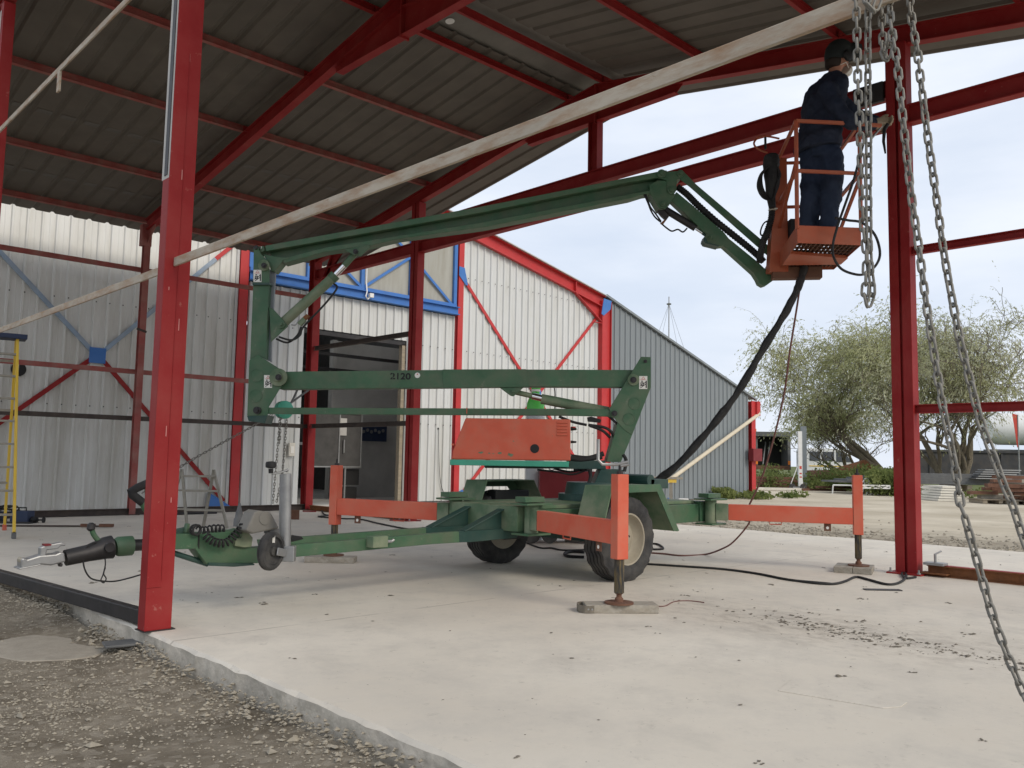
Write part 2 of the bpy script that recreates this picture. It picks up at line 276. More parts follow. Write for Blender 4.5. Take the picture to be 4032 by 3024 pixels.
# ================================================================== ground, slab
SL_X0, SL_X1, SL_Y0, SL_Y1, FAC_Y = 1.93, 11.87, -9., 15.72, 15.75
def nnode(t, kind, **kw):
    n = t.nodes.new(kind)
    for k, v in kw.items():
        if k in n.inputs: n.inputs[k].default_value = v
        else: setattr(n, k, v)
    return n
def concrete_mat():
    m = bpy.data.materials.new('concrete'); m.use_nodes = True; t = m.node_tree; l = t.links; b = t.nodes['Principled BSDF']
    b.inputs['Roughness'].default_value = .8; b.inputs['Specular IOR Level'].default_value = .25
    g = nnode(t, 'ShaderNodeNewGeometry'); pos = g.outputs['Position']
    def noise(sc, det=5, rough=.6, stretch=None):
        v = pos
        if stretch: mp = nnode(t, 'ShaderNodeMapping'); mp.inputs['Scale'].default_value = stretch; l.new(pos, mp.inputs['Vector']); v = mp.outputs['Vector']
        n = nnode(t, 'ShaderNodeTexNoise', Scale=sc, Detail=det, Roughness=rough); l.new(v, n.inputs['Vector']); return n.outputs['Fac']
    def ramp(f, lo, hi, c0, c1):
        r = nnode(t, 'ShaderNodeValToRGB'); e = r.color_ramp.elements; e[0].position = lo; e[1].position = hi; e[0].color = c0; e[1].color = c1; l.new(f, r.inputs['Fac']); return r.outputs['Color']
    def mixc(f, a, c, mode='MIX'):
        x = nnode(t, 'ShaderNodeMixRGB', blend_type=mode)
        l.new(f, x.inputs['Fac']) if not isinstance(f, float) else setattr(x.inputs['Fac'], 'default_value', f)
        l.new(a, x.inputs['Color1']); 
        if isinstance(c, tuple): x.inputs['Color2'].default_value = c
        else: l.new(c, x.inputs['Color2'])
        return x.outputs['Color']
    base = ramp(noise(.55, 6), .32, .68, (.60, .55, .47, 1), (.77, .725, .635, 1))
    base = mixc(ramp(noise(2.2, 8, .7), .42, .70, (0, 0, 0, 1), (.75, .75, .75, 1)), base, (.50, .465, .41, 1))
    base = mixc(ramp(noise(1.1, 6, .7, (1.4, .8, 1)), .56, .74, (0, 0, 0, 1), (.42, .42, .42, 1)), base, (.42, .395, .35, 1))     # drag smears
    base = mixc(ramp(noise(9, 8, .75), .58, .72, (0, 0, 0, 1), (.55, .55, .55, 1)), base, (.36, .335, .29, 1))
    base = mixc(ramp(noise(48, 3, .5), .71, .75, (0, 0, 0, 1), (.7, .7, .7, 1)), base, (.20, .18, .155, 1))               # specks
    # dried mud trail
    sx = nnode(t, 'ShaderNodeSeparateXYZ'); l.new(pos, sx.inputs[0])
    def band(sock, c, wd):
        a = nnode(t, 'ShaderNodeMath', operation='SUBTRACT'); l.new(sock, a.inputs[0]); a.inputs[1].default_value = c
        bb = nnode(t, 'ShaderNodeMath', operation='ABSOLUTE'); l.new(a.outputs[0], bb.inputs[0])
        cc = nnode(t, 'ShaderNodeMath', operation='DIVIDE'); l.new(bb.outputs[0], cc.inputs[0]); cc.inputs[1].default_value = wd
        d = nnode(t, 'ShaderNodeMath', operation='SUBTRACT', use_clamp=True); d.inputs[0].default_value = 1; l.new(cc.outputs[0], d.inputs[1]); return d.outputs[0]
    def mul(a, c):
        x = nnode(t, 'ShaderNodeMath', operation='MULTIPLY', use_clamp=True); l.new(a, x.inputs[0])
        if isinstance(c, float): x.inputs[1].default_value = c
        else: l.new(c, x.inputs[1])
        return x.outputs[0]
    mud = mul(mul(band(sx.outputs['X'], 5.15, .75), band(sx.outputs['Y'], 2.5, 1.9)), ramp(noise(7, 9, .8, (1.5, .8, 1)), .47, .60, (0, 0, 0, 1), (1, 1, 1, 1)))
    base = mixc(mul(mud, .75), base, (.24, .205, .165, 1))
    joint = mul(band(sx.outputs['Y'], 4.62, .012), ramp(noise(3, 4), .40, .55, (0, 0, 0, 1), (.8, .8, .8, 1)))
    base = mixc(joint, base, (.30, .27, .23, 1))
    l.new(base, b.inputs['Base Color'])
    bp = nnode(t, 'ShaderNodeBump', Strength=.25, Distance=.006); l.new(noise(22, 6, .7), bp.inputs['Height']); l.new(bp.outputs['Normal'], b.inputs['Normal'])
    MATS['concrete'] = m
concrete_mat()
def ground_mat():
    m = bpy.data.materials.new('gravel_soil'); m.use_nodes = True; t = m.node_tree; l = t.links; b = t.nodes['Principled BSDF']
    b.inputs['Roughness'].default_value = .95; b.inputs['Specular IOR Level'].default_value = .15
    g = nnode(t, 'ShaderNodeNewGeometry'); pos = g.outputs['Position']; sx = nnode(t, 'ShaderNodeSeparateXYZ'); l.new(pos, sx.inputs[0])
    def noise(sc, det=5, rough=.6): n = nnode(t, 'ShaderNodeTexNoise', Scale=sc, Detail=det, Roughness=rough); l.new(pos, n.inputs['Vector']); return n.outputs['Fac']
    def ramp(f, lo, hi, c0, c1):
        r = nnode(t, 'ShaderNodeValToRGB'); e = r.color_ramp.elements; e[0].position = lo; e[1].position = hi; e[0].color = c0; e[1].color = c1; l.new(f, r.inputs['Fac']); return r.outputs['Color']
    def mixc(f, a, c):
        x = nnode(t, 'ShaderNodeMixRGB'); l.new(f, x.inputs['Fac']); l.new(a, x.inputs['Color1']) if not isinstance(a, tuple) else None
        if isinstance(c, tuple): x.inputs['Color2'].default_value = c
        else: l.new(c, x.inputs['Color2'])
        return x.outputs['Color']
    vor = nnode(t, 'ShaderNodeTexVoronoi', Scale=26.); l.new(pos, vor.inputs['Vector'])
    near = ramp(noise(1.6, 7, .7), .35, .68, (.13, .108, .080, 1), (.31, .27, .21, 1))
    near = mixc(ramp(vor.outputs['Color'], .55, .8, (0, 0, 0, 1), (.40, .40, .40, 1)), near, (.40, .36, .295, 1))
    near = mixc(ramp(noise(.9, 4), .58, .68, (0, 0, 0, 1), (.6, .6, .6, 1)), near, (.085, .072, .053, 1))
    far = ramp(noise(.35, 7, .65), .33, .7, (.42, .365, .275, 1), (.62, .555, .44, 1))
    far = mixc(ramp(noise(3.5, 7, .7), .56, .70, (0, 0, 0, 1), (.5, .5, .5, 1)), far, (.33, .285, .215, 1))
    edge = nnode(t, 'ShaderNodeMapRange'); edge.inputs['From Min'].default_value = 11.8; edge.inputs['From Max'].default_value = 16.5; l.new(sx.outputs['X'], edge.inputs['Value'])
    wet = ramp(noise(2.4, 8, .75), .40, .62, (.18, .15, .115, 1), (.47, .42, .33, 1))
    far = mixc(edge.outputs['Result'], wet, far)
    sel = nnode(t, 'ShaderNodeMapRange'); sel.inputs['From Min'].default_value = 6; sel.inputs['From Max'].default_value = 8; l.new(sx.outputs['X'], sel.inputs['Value'])
    fin = mixc(sel.outputs['Result'], near, far)
    grass = nnode(t, 'ShaderNodeMapRange'); grass.inputs['From Min'].default_value = 38; grass.inputs['From Max'].default_value = 46; l.new(sx.outputs['X'], grass.inputs['Value'])
    fin = mixc(grass.outputs['Result'], fin, (.12, .14, .055, 1))
    l.new(fin, b.inputs['Base Color'])
    bp = nnode(t, 'ShaderNodeBump', Strength=.7, Distance=.03); l.new(noise(30, 6, .75), bp.inputs['Height']); l.new(bp.outputs['Normal'], b.inputs['Normal'])
    MATS['gravel_soil'] = m
ground_mat()
from mathutils import noise as mnoise
def gh(x, y):
    n = mnoise.fractal(Vector((x*.9, y*.9, 0)), 1.0, 2.0, 4)*.022
    if x < SL_X0+.3:
        z = -.125+n*1.1
        if y > 5.6: z += min(1, (y-5.6)/2.2)*.115*max(0., 1-(SL_X0-x)/2.2)
        z += .035*math.exp(-((SL_X0-x)/.18)**2)*(1 if y < 5 else .6)
        return -.24 if x > SL_X0+.03 and SL_Y0+.3 < y < SL_Y1 else min(z, -.03)
    if x > SL_X1-.3:
        k = min(1, (x-SL_X1)/8.); return -.045-.09*max(0, k)+n*(1.4 if x < 16 else .5)
    return -.24 if SL_Y0+.3 < y < SL_Y1 else -.16+n
def axis(lo, hi, fine): 
    a = [lo]; 
    while a[-1] < hi:
        x = a[-1]; st = min((f for f in fine), key=lambda f: f[2] if f[0] <= x < f[1] else 1e9)
        a.append(x+(st[2] if st[0] <= x < st[1] else max(1.5, min(60, abs(x)*.35))))
    return a
gx = axis(-400, 900, [(-3, 2.3, .09), (2.3, 11.4, .8), (11.4, 18, .2), (18, 60, 1.2)]); gy = axis(-400, 900, [(-1.5, 9, .11), (9, 20, .35), (20, 60, 1.2)])
b = MB(); b.add([(x, y, gh(x, y)) for y in gy for x in gx], [(j*len(gx)+i, j*len(gx)+i+1, (j+1)*len(gx)+i+1, (j+1)*len(gx)+i) for j in range(len(gy)-1) for i in range(len(gx)-1)])
tag(b.build('ground', 'gravel_soil', smooth=True, origin=(0, 0, 0)), kind='structure')
# slab with a rough formed edge
left = []; y = SL_Y0
while y < SL_Y1: left.append((SL_X0+random.uniform(-.008, .008)+mnoise.noise(Vector((0, y*1.7, 3)))*.016, y)); y += .09 if -1 < y < 9 else .8
left.append((SL_X0, SL_Y1)); right = []; y = SL_Y1
while y > SL_Y0: right.append((SL_X1+mnoise.noise(Vector((7, y*.9, 3)))*.10, y)); y -= .3
right.append((SL_X1, SL_Y0)); pts = left+right; n = len(pts); b = MB()
cx = 6.9
def inset(p, d): return (p[0]+(d if p[0] < cx else -d), p[1])
rim0 = [(x, y, -.22) for x, y in pts]; rim1 = [(x+random.uniform(-.004, .004), y, -.07+random.uniform(-.012, .012)) for x, y in pts]
rim2 = [(x+random.uniform(-.004, .004), y, -.016+random.uniform(-.004, .004)) for x, y in pts]; rim3 = [inset((x, y), .016)+(0.,) for x, y in pts]
vs = rim0+rim1+rim2+rim3; fs = [(k*n+i, k*n+(i+1) % n, (k+1)*n+(i+1) % n, (k+1)*n+i) for k in range(3) for i in range(n)]+[list(range(3*n, 4*n))]
b.add(vs, fs); b.mi = [1]*(2*n)+[0]*(len(fs)-2*n); slab = tag(b.build('concrete_slab', ['concrete', 'concrete_side'], origin=(0, 0, 0)), kind='structure')
b = MB(); P = [(3.57, 1.98), (3.82, 2.04), (3.90, 1.66), (3.885, 1.57), (3.83, 1.52), (3.74, 1.51), (3.66, 1.55)]; b.prism([(x, y, .0003) for x, y in P], (0, 0, .003)); tag(b.build('floor_patch', 'concrete', bevel=.002), kind='structure')
mat('old_concrete', (.34, .305, .25), .9, var=.18, scale=5, dirt=(.20, .175, .14), dirt_amt=.6, dirt_scale=4, bump=.5, bscale=50)
# round old concrete pad in the gravel and a flat steel plate by the post
b = MB(); pc = onz('7', 360, 900, -.15); P = [(pc.x+.40*math.cos(a)*(1+.16*math.sin(3*a)+.08*math.sin(7*a))*.72+.17*math.sin(a), pc.y+.36*math.sin(a)*(1+.06*math.cos(2*a))-.2*math.cos(a)) for a in [i*2*math.pi/40 for i in range(40)]]
b.prism([(x, y, -.2) for x, y in P], (0, 0, .080)); tag(b.build('old_concrete_pad', 'old_concrete', bevel=.008), kind='structure')
b = MB(); pq_ = onz('7', 838, 845, -.075); b.obox((pq_.x, pq_.y, -.077), Vector((.13, -.03, 0)), Vector((.015, .075, 0)), Vector((0, 0, .007)))
tag(b.build('steel_plate', 'truck_grey', bevel=.004), 'flat dark steel plate on the gravel at the foot of the near red post', 'plate')
# loose stones
def rock(rng, r):
    base = [(1, 0, 0), (-1, 0, 0), (0, 1, 0), (0, -1, 0), (0, 0, 1), (0, 0, -1)]; s = (rng.uniform(.8, 1.4), rng.uniform(.7, 1.1), rng.uniform(.4, .75)); a = rng.uniform(0, 6.3)
    vs = []
    for x, y, z in base:
        k = r*rng.uniform(.75, 1.2); x, y, z = x*s[0]*k+rng.uniform(-.25, .25)*r, y*s[1]*k+rng.uniform(-.25, .25)*r, z*s[2]*k
        vs.append((x*math.cos(a)-y*math.sin(a), x*math.sin(a)+y*math.cos(a), z))
    return vs, [(0, 2, 4), (2, 1, 4), (1, 3, 4), (3, 0, 4), (2, 0, 5), (1, 2, 5), (3, 1, 5), (0, 3, 5)]
rg = random.Random(3); b = MB()
for i in range(26000):
    while 1:
        x = rg.uniform(-.9, 1.93); y = rg.uniform(1.7, 9.5)
        if x > 1.93-.95*(y)/2 - 1.1 or rg.random() < .3:
            d = mnoise.noise(Vector((x*1.1, y*1.1, 9)))
            if rg.random() < .55+.6*d: break
    if (x-pc.x)**2+(y-pc.y)**2 < .13: continue
    r = rg.choice((.003, .004, .005, .005, .006, .007, .009)) * rg.uniform(.7, 1.3)
    if rg.random() < .014: r *= 2.4
    if x > 1.84 and r > .014: continue
    vs, fs = rock(rg, r); z = gh(x, y)+r*.25; b.add([(vx+x, vy+y, vz+z) for vx, vy, vz in vs], fs)
for i in range(2600):
    y = rg.uniform(.6, 9.0); x = 1.925-abs(rg.gauss(0, .10)); r = rg.choice((.004, .006, .009, .012, .016))*rg.uniform(.7, 1.2)
    if mnoise.noise(Vector((4, y*1.6, 2))) < -.12+rg.uniform(-.2, .2): continue
    vs, fs = rock(rg, r); z = gh(x, y)+r*.3+max(0, .05*(1-(1.93-x)/.12))*rg.random(); b.add([(vx+x, vy+y, vz+z) for vx, vy, vz in vs], fs)
for i in range(2600):
    x = SL_X1+abs(rg.gauss(0, 1.6)); y = rg.uniform(2, 14)
    r = rg.uniform(.012, .035); vs, fs = rock(rg, r); z = gh(x, y)+r*.2; b.add([(vx+x, vy+y, vz+z) for vx, vy, vz in vs], fs)
tag(b.build('loose_stones', 'stone', origin=(0, 0, 0)), 'loose pale stones scattered over the gravel beside the slab', 'gravel', kind='stuff')
b = MB()
for i in range(1250):
    x = rg.uniform(2.1, 11.5); y = rg.uniform(.2, 13.5)
    if i % 3 == 0: f_ = rg.gauss(0, .55); x = 5.12+rg.gauss(0, .10)+.12*f_; y = 2.2+f_
    elif i % 7 == 1: x = 5.3+rg.gauss(0, .5); y = 2.6+rg.gauss(0, 1.0)
    r = rg.choice((.003, .004, .005, .007, .010, .016))*rg.uniform(.6, 1.2)
    for k in range(rg.choice((1, 1, 2, 4)) if r > .006 else 1):
        vs, fs = rock(rg, r*rg.uniform(.5, 1)); ox, oy = rg.uniform(-2, 2)*r, rg.uniform(-2, 2)*r
        b.add([(vx*1.4+x+ox, vy+y+oy, max(.0005, vz*.55+r*.18)) for vx, vy, vz in vs], fs)
tag(b.build('dirt_crumbs', 'clod', origin=(0, 0, 0)), 'small brown dirt crumbs scattered over the concrete slab', 'dirt', kind='stuff')
# ================================================================== open steel shed over the slab
X1, X2, X3, YB, YR, YN = 1.98, 5.24, 8.45, 14.36, 7.26, .16
SLP = .165
def rb(Y): return 4.70+SLP*((YB-Y) if Y > YR else (YB-YR)-(YR-Y))        # underside of rafter
RH, PH = .19, .09
shed = thing('steel_shed', (5.2, 7.3, 0), 'open red steel frame shed with dark corrugated roof over the concrete slab', 'shed')
def column(X, Y, top, name='column', m='red', hx=.16, hy=.075, slot=True, label=None, z0=0.):
    b = MB(); b.box(X-hx/2, X+hx/2, Y-hy/2, Y+hy/2, z0, top)
    o = b.build(name, m, shed, bevel=.004)
    return o
# near left post (channel, web to the front, unpainted primer on its upper left flange)
AX, AY = 1.99, 4.93
b = MB(); t = .009
b.box(AX-.082, AX+.070, AY, AY+t, 0.006, 6.0)                     # web facing the yard
b.box(AX+.070-t, AX+.070, AY+t, AY+.07, 0.006, 6.0); b.box(AX-.082, AX-.082+t, AY+t, AY+.10, 0.006, 2.62)
b.box(AX-.003, AX+.001, AY-.004, AY-.0005, .28, 3.4)             # weld seam down the face
b.box(AX-.085, AX+.0, AY-.006, AY-.0005, .245, .252)
post = b.build('column', 'red', shed, bevel=.002)
b = MB(); b.box(AX-.082, AX-.082+t, AY+t, AY+.115, 2.62, 6.0); b.build('unpainted_flange', 'primer', post)
b = MB(); b.box(AX-.086, AX-.0825, AY+.030, AY+.075, 2.64, 6.0); b.build('web_gap_shade', 'steel_dark', post)  # dark strip on the flange, painted shade of the recess behind it
b = MB(); b.box(AX-.09, AX+.09, AY-.012, AY+.12, .0005, .006); b.build('base_plate', 'steel_dark', post)
# second post of the same gable end
BX, BY = 1.98, 9.50
b = MB(); b.box(BX-.055, BX+.05, BY-.055, BY+.055, 0, rb(BY)-.02); b.box(BX-.058, BX-.02, BY-.02, BY+.05, 2.5, 5.4)
c = b.build('column', 'red', shed, bevel=.003); b = MB(); b.box(BX-.0605, BX-.0585, BY+.005, BY+.05, 2.4, 5.4); b.build('unpainted_flange', 'primer', c)
# back row
def hcol(X, Y, top, w=.14, d=.15, m='red', tf=.012):
    b = MB(); b.box(X-w/2, X+w/2, Y-d/2, Y-d/2+tf, 0, top); b.box(X-w/2, X+w/2, Y+d/2-tf, Y+d/2, 0, top); b.box(X-.005, X+.005, Y-d/2+tf, Y+d/2-tf, 0, top)
    o = b.build('column', m, shed); b = MB(); b.box(X-w/2-.05, X+w/2+.05, Y-d/2-.05, Y+d/2+.05, .0005, .012); b.build('base_plate', 'rail_brown', o); return o
hcol(X1, YB, 4.74, m='red_dusty'); cC = hcol(X2, YB, 4.75, .10, .11, m='red_dusty')
b = MB(); b.prism([(X2-.006, YB-.02, 4.45), (X2-.006, YB-.34, 4.70), (X2-.006, YB-.34, 4.76), (X2-.006, YB-.02, 4.72)], (.012, 0, 0)); b.box(X2-.1, X2+.06, YB-.06, YB+.06, 4.44, 4.80); b.build('eave_plate', 'red_dusty', cC)
b = MB(); b.beam((X2-.10, YB-.06, 3.04), (X2+.06, YB-.06, 3.0), .012, .035); b.build('bracket', 'rail_brown', cC)
cD = hcol(X3, YB, 4.85, .15, .20)
b = MB(); b.prism([(X3-.006, YB-.10, 4.05), (X3-.006, YB-.10, 4.2), (X3-.006, YB-1.05, 4.86), (X3-.006, YB-.62, 4.80), (X3-.006, YB-.5, 4.42)], (.012, 0, 0)); b.beam((X3, YB-.12, 4.04), (X3, YB-.62, 4.78), .11, .012, (0, 1, 1)); b.build('knee_plate', 'red', cD)
# box posts of the far gable: E and F, two flange strips with a dark slot between
def gpost(X, Y, top, w=.20, d=.14):
    b = MB(); g = .026
    b.box(X-d/2, X+d/2, Y+g/2, Y+w/2, 0, top); b.box(X-d/2, X+d/2, Y-w/2, Y-g/2, 0, top); b.box(X-d/2+.035, X+d/2-.004, Y-g/2, Y+g/2, 0, top)
    o = b.build('column', 'red', shed, bevel=.003)
    b = MB(); b.box(X-d/2-.07, X+d/2+.04, Y-w/2-.06, Y+w/2+.06, .0005, .014); pl = b.build('base_plate', 'red', o, bevel=.002)
    for sy in (-1, 1):
        b = MB(); q = (X-d/2-.04, Y+sy*(w/2+.03), .014); b.lathe(q, (0, 0, 1), [(0, .018), (.014, .018), (.0141, .009), (.04, .009)], 6); b.build('anchor_bolt', 'galv', o)
    return o
EY, FY = 11.14, 3.30
gpost(X3, EY, rb(EY)); postF = gpost(X3-.02, FY, rb(FY))
# rafters with the flat haunch at the ridge
for X in (X1, X2, X3):
    for s in (1, -1):
        Ye = YB+.02 if s > 0 else YN-.02; b = MB(); m_ = 'red' 
        p0 = Vector((X, Ye, rb(YB)+RH/2 if s > 0 else rb(YN)+RH/2)); p1 = Vector((X, YR+s*.004, rb(YR)+RH/2))
        b.isec(p0, p1, RH, .105, .011, .008)
        r_ = b.build('rafter', m_, shed)
        b = MB(); ya, yb = YR+s*1.38, YR+s*.004
        b.prism([(X-.004, ya, rb(ya)+.004), (X-.004, yb, rb(yb)+.004), (X-.004, yb, 5.56), (X-.004, ya-s*.10, 5.56)], (.008, 0, 0)); b.box(X-.052, X+.052, min(ya-s*.1, yb), max(ya-s*.1, yb), 5.548, 5.56)
        b.build('haunch', m_, r_)
    b = MB(); b.box(X-.06, X+.06, YR-.012, YR+.012, 5.52, 6.06); b.build('ridge_plate', 'red', shed)
# ties of the far gable and the king post
b = MB(); b.isec((X3, YB-.1, 4.475), (X3, FY+.1, 4.475), .19, .12); b.build('tie_beam', 'red', shed)
b = MB(); b.isec((X3, FY-.1, 4.475), (X3, YN, 4.475), .19, .12); b.build('tie_beam', 'red', shed)
b = MB(); b.isec((X3+.01, EY-.1, 4.79), (X3+.01, FY+.1, 4.79), .18, .12); b.build('tie_beam', 'red', shed)
b = MB(); b.isec((X3, 7.29, 4.88), (X3, 7.29, 5.55), .16, .12, up=(0, 1, 0)); b.build('king_post', 'red', shed)
b = MB(); b.box(X3-.11, X3-.07, FY+.12, FY+.42, 4.66, 4.86); b.build('splice_plate', 'steel_dark', shed)
for z, h in ((3.10, .08), (1.56, .085)):
    b = MB(); b.chan((X3, FY-.1, z), (X3, YN, z), h, .055, .008, side=1); b.build('girt', 'red', shed)
b = MB(); b.isec((X3+.02, FY-.16, .05), (X3+.02, -4., .05), .10, .08, .01, .008); b.cur = 1; b.box(X3-.02, X3+.06, -4, FY-.16, .1005, .103); b.build('sill_beam', ['rust', 'red'], shed)
# back girts and sill
for z, m_, x1 in ((4.05, 'red_dusty', X3), (2.34, 'red_dusty', X3), (1.57, 'rail_brown', X3)):
    b = MB(); b.chan((X1, YB+.06, z), (x1, YB+.06, z), .075, .05, .007, side=-1); b.build('girt', m_, shed)
b = MB(); b.isec((X1, YB, .055), (X3, YB, .055), .10, .08); b.build('sill_beam', 'rail_brown', shed)
b = MB(); b.isec((X3, YB-.15, .05), (X3, EY+.12, .05), .09, .08); b.build('sill_beam', 'rust', shed)
b = MB(); b.isec((X3-.02, YB-.12, 3.05), (X3-.02, EY+.1, 3.05), .08, .06); b.build('girt', 'rail_brown', shed)
b = MB(); b.isec((X3-.02, YB-.12, 1.57), (X3-.02, EY+.1, 1.57), .08, .06); b.build('girt', 'rail_brown', shed)
# cream gable girts on the near end (passing the two posts)
b = MB(); b.beam((AX-.025, AY-.002, 2.12), (AX-.025, -1.2, 2.12), .014, .052); o = b.build('cream_girt', 'cream_beam', shed, bevel=.003)
b = MB(); b.beam((AX+.01, AY+.12, 2.118), (AX+.01, 11.5, 2.118), .014, .050); b.build('cream_girt', 'cream_beam', shed, bevel=.003)
b = MB(); b.beam((BX-.07, 10.9, 4.06), (BX-.07, 3.2, 4.06), .014, .048); b.build('cream_girt', 'cream_beam', shed, bevel=.003)
b = MB(); b.box(BX-.078, BX-.062, 7.28, 7.34, 3.87, 4.036); b.build('girt_cleat', 'cream_beam', shed)
# dark sill bar along the slab edge
b = MB(); bl_ = onz('S', 0, 2262, .06); b.beam((AX-.01, AY+.11, .055), Vector((AX-.01, AY+.11, .055)).lerp(Vector((bl_.x, bl_.y, .05)), 1.35), .06, .085); b.build('sill_bar', 'steel_dark', shed, bevel=.006)
# purlins
PY = [14.50, 12.85, 10.91, 9.30, 7.77, 7.14, 5.54, 3.92, 2.2, .45]
def pz(Y): return rb(max(min(Y, YB), YN))+RH+(SLP*(YB-Y) if Y > YB else 0)
for i, Y in enumerate(PY):
    z = pz(Y)+PH/2; dusty = 'red_dusty' if i < 4 else 'red'
    b = MB(); n_ = Vector((0, SLP if Y > YR else -SLP, 1)).normalized()
    b.isec((X1-.22, Y, z), (X3+.20, Y, z), PH, .05, .008, .006, up=n_); b.build('purlin', dusty, shed)
cl_ = None
for X in (X1, X2, X3):
    for i, Y in enumerate(PY[1:-1]):
        q = Vector((X-.06, Y-.035, pz(Y)+.02))
        if cl_ is None: b = MB(); b.box(q.x-.004, q.x+.09, q.y-.006, q.y, q.z-.02, q.z+.06); b.box(q.x-.004, q.x+.09, q.y-.05, q.y-.006, q.z-.02, q.z-.012); cl_ = b.build('purlin_cleat', 'red', shed); q0_ = q
        else: clone(cl_, WO[cl_.name]+(q-q0_), shed)
for z_, h_, dx in ((3.35, .05, .0), (2.62, .06, -.01), (1.72, .07, .02), (1.10, .06, -.02), (.72, .03, .03), (1.95, .02, -.05)):
    b = MB(); b.box(AX+dx-.0025, AX+dx+.0025, AY-.0012, AY-.0002, z_, z_+h_); b.build('scuff_mark', 'scuff', post)
# corrugated roof sheets, three ribs each
PIT = .285
def roof_sheet(x0, ribs, side):
    Ye, Yr = (YB+.69, YR+.36) if side > 0 else (YN-.45, YR-.36)
    prof = []
    for k in range(ribs):
        o = x0+k*PIT; prof += [(o, 0), (o+.200, 0), (o+.228, .024), (o+.257, .024)]
    prof.append((x0+ribs*PIT, 0)); prof.append((x0+ribs*PIT+.03, 0))
    def zz(Y): return (4.70+SLP*(YB-Y) if side > 0 else 4.70+SLP*(Y-YN))+RH+PH+.006
    b = MB(); k = len(prof); ys = [Ye, Yr]
    b.add([(x, y, zz(y)+h) for y in ys for x, h in prof], [(i, i+1, k+i+1, k+i) for i in range(k-1)])
    return b
nx = 9; proto = {}
for side in (1, -1):
    for i in range(nx):
        x0 = X1-.25+i*PIT*3
        if side not in proto:
            proto[side] = roof_sheet(x0, 3, side).build('roof_sheet', 'roof_sheet', shed); first = x0
            o = proto[side]
        else:
            o = clone(proto[side], WO[proto[side].name]+Vector((x0-first, 0, 0)), shed)
        o.location.z += .0012*(i % 2)
# lap lines (dusty overlaps of the upper and lower sheets)
for Y in (11.95, 13.72):
    for i in range(nx*3-1):
        x0 = X1-.25+i*PIT; b = MB(); z = 4.70+SLP*(YB-Y)+RH+PH+.003
        if i == 0: b.hexa([(x0+.02, Y-.05, z+SLP*.05-.002), (x0+.20, Y-.05, z+SLP*.05-.002), (x0+.20, Y+.05, z-SLP*.05-.002), (x0+.02, Y+.05, z-SLP*.05-.002), (x0+.02, Y-.05, z+SLP*.05), (x0+.20, Y-.05, z+SLP*.05), (x0+.20, Y+.05, z-SLP*.05), (x0+.02, Y+.05, z-SLP*.05)]); lp = b.build('lap_strip', 'roof_lap', shed); l0 = x0
        else: clone(lp, WO[lp.name]+Vector((x0-l0, 0, 0)), shed)
# ridge flashing with a pale spot, verge flashing along the far gable
b = MB()
for s in (1, -1):
    ya, yb = YR, YR+s*.56; za, zb = rb(YR)+RH+PH+.045, rb(YR)+RH+PH+.045-SLP*.56
    b.add([(X1-.3, ya, za), (X3+.3, ya, za), (X3+.3, yb, zb), (X1-.3, yb, zb)], [(0, 1, 2, 3)])
ridge = b.build('ridge_flashing', 'flashing', shed)
b = MB(); q = Vector((6.08, 7.52, rb(7.52)+RH+PH+.034)); b.lathe(q, (0, SLP, 1), [(0, .055), (.003, .055)], 20); b.build('pale_patch', 'white_paint', ridge)
for s in (1, -1):
    Ye = YB+.69 if s > 0 else YN-.4; b = MB(); z0 = rb(YB)+RH+PH-SLP*(.69 if s > 0 else .4)+.02; z1 = rb(YR)+RH+PH+.03
    b.hexa([(X3+.24, Ye, z0-.07), (X3+.27, Ye, z0-.07), (X3+.27, YR, z1-.07), (X3+.24, YR, z1-.07), (X3+.24, Ye, z0+.04), (X3+.27, Ye, z0+.04), (X3+.27, YR, z1+.04), (X3+.24, YR, z1+.04)]); b.build('verge_flashing', 'edge_metal', shed)
# ================================================================== white workshop behind, grey lean-to
Y = FAC_Y; AP_X, EV_X = 10.0, 18.62
def rz(x): return 5.733+(EV_X-max(x, 2*AP_X-x))*.206        # roof line of the gable
wk = thing('workshop_building', (10, Y, 0), 'white clad gabled workshop with red posts, blue truss window band and open doorway', 'building')
def sheet(x0, x1, zb, zt, y, mt, parent, pit=.2255, dep=.038, name='cladding_panel'):
    prof = []; x = x0
    while x < x1-1e-6:
        for dx, h in ((0, 0), (.014, dep), (.040, dep), (.054, 0), (.135, 0), (.143, .005), (.151, 0)):
            if x+dx < x1-1e-6: prof.append((x+dx, h))
        x += pit
    prof.append((x1, 0)); k = len(prof); b = MB()
    bot = [(x, y-h, zb(x) if callable(zb) else zb) for x, h in prof]; top = [(x, y-h, zt(x) if callable(zt) else zt) for x, h in prof]
    b.add(bot+top, [(i, i+1, k+i+1, k+i) for i in range(k-1)]); return b.build(name, mt, parent)
def panels(x0, x1, zb, zt, mt, parent=None, y=Y, pit=.2255, n=4, dep=.038):
    x = x0
    while x < x1-.02: sheet(x, min(x1, x+pit*n), zb, zt, y, mt, parent or wk, pit, dep); x += pit*n
panels(-1.2, 7.50, 0.02, lambda x: rz(x)-.02, 'clad_white')
panels(7.78, 9.05, 0.02, 4.45, 'clad_white_new'); panels(9.05, 11.70, 3.69, 4.45, 'clad_white_new'); panels(11.70, 13.16, .02, 4.45, 'clad_white_new')
panels(13.34, 18.46, .02, lambda x: rz(x)-.03, 'clad_white_new')
def bx(name, m_, x0, x1, y0, y1, z0, z1, parent=wk, bev=0): b = MB(); b.box(x0, x1, y0, y1, z0, z1); return b.build(name, m_, parent, bevel=bev)
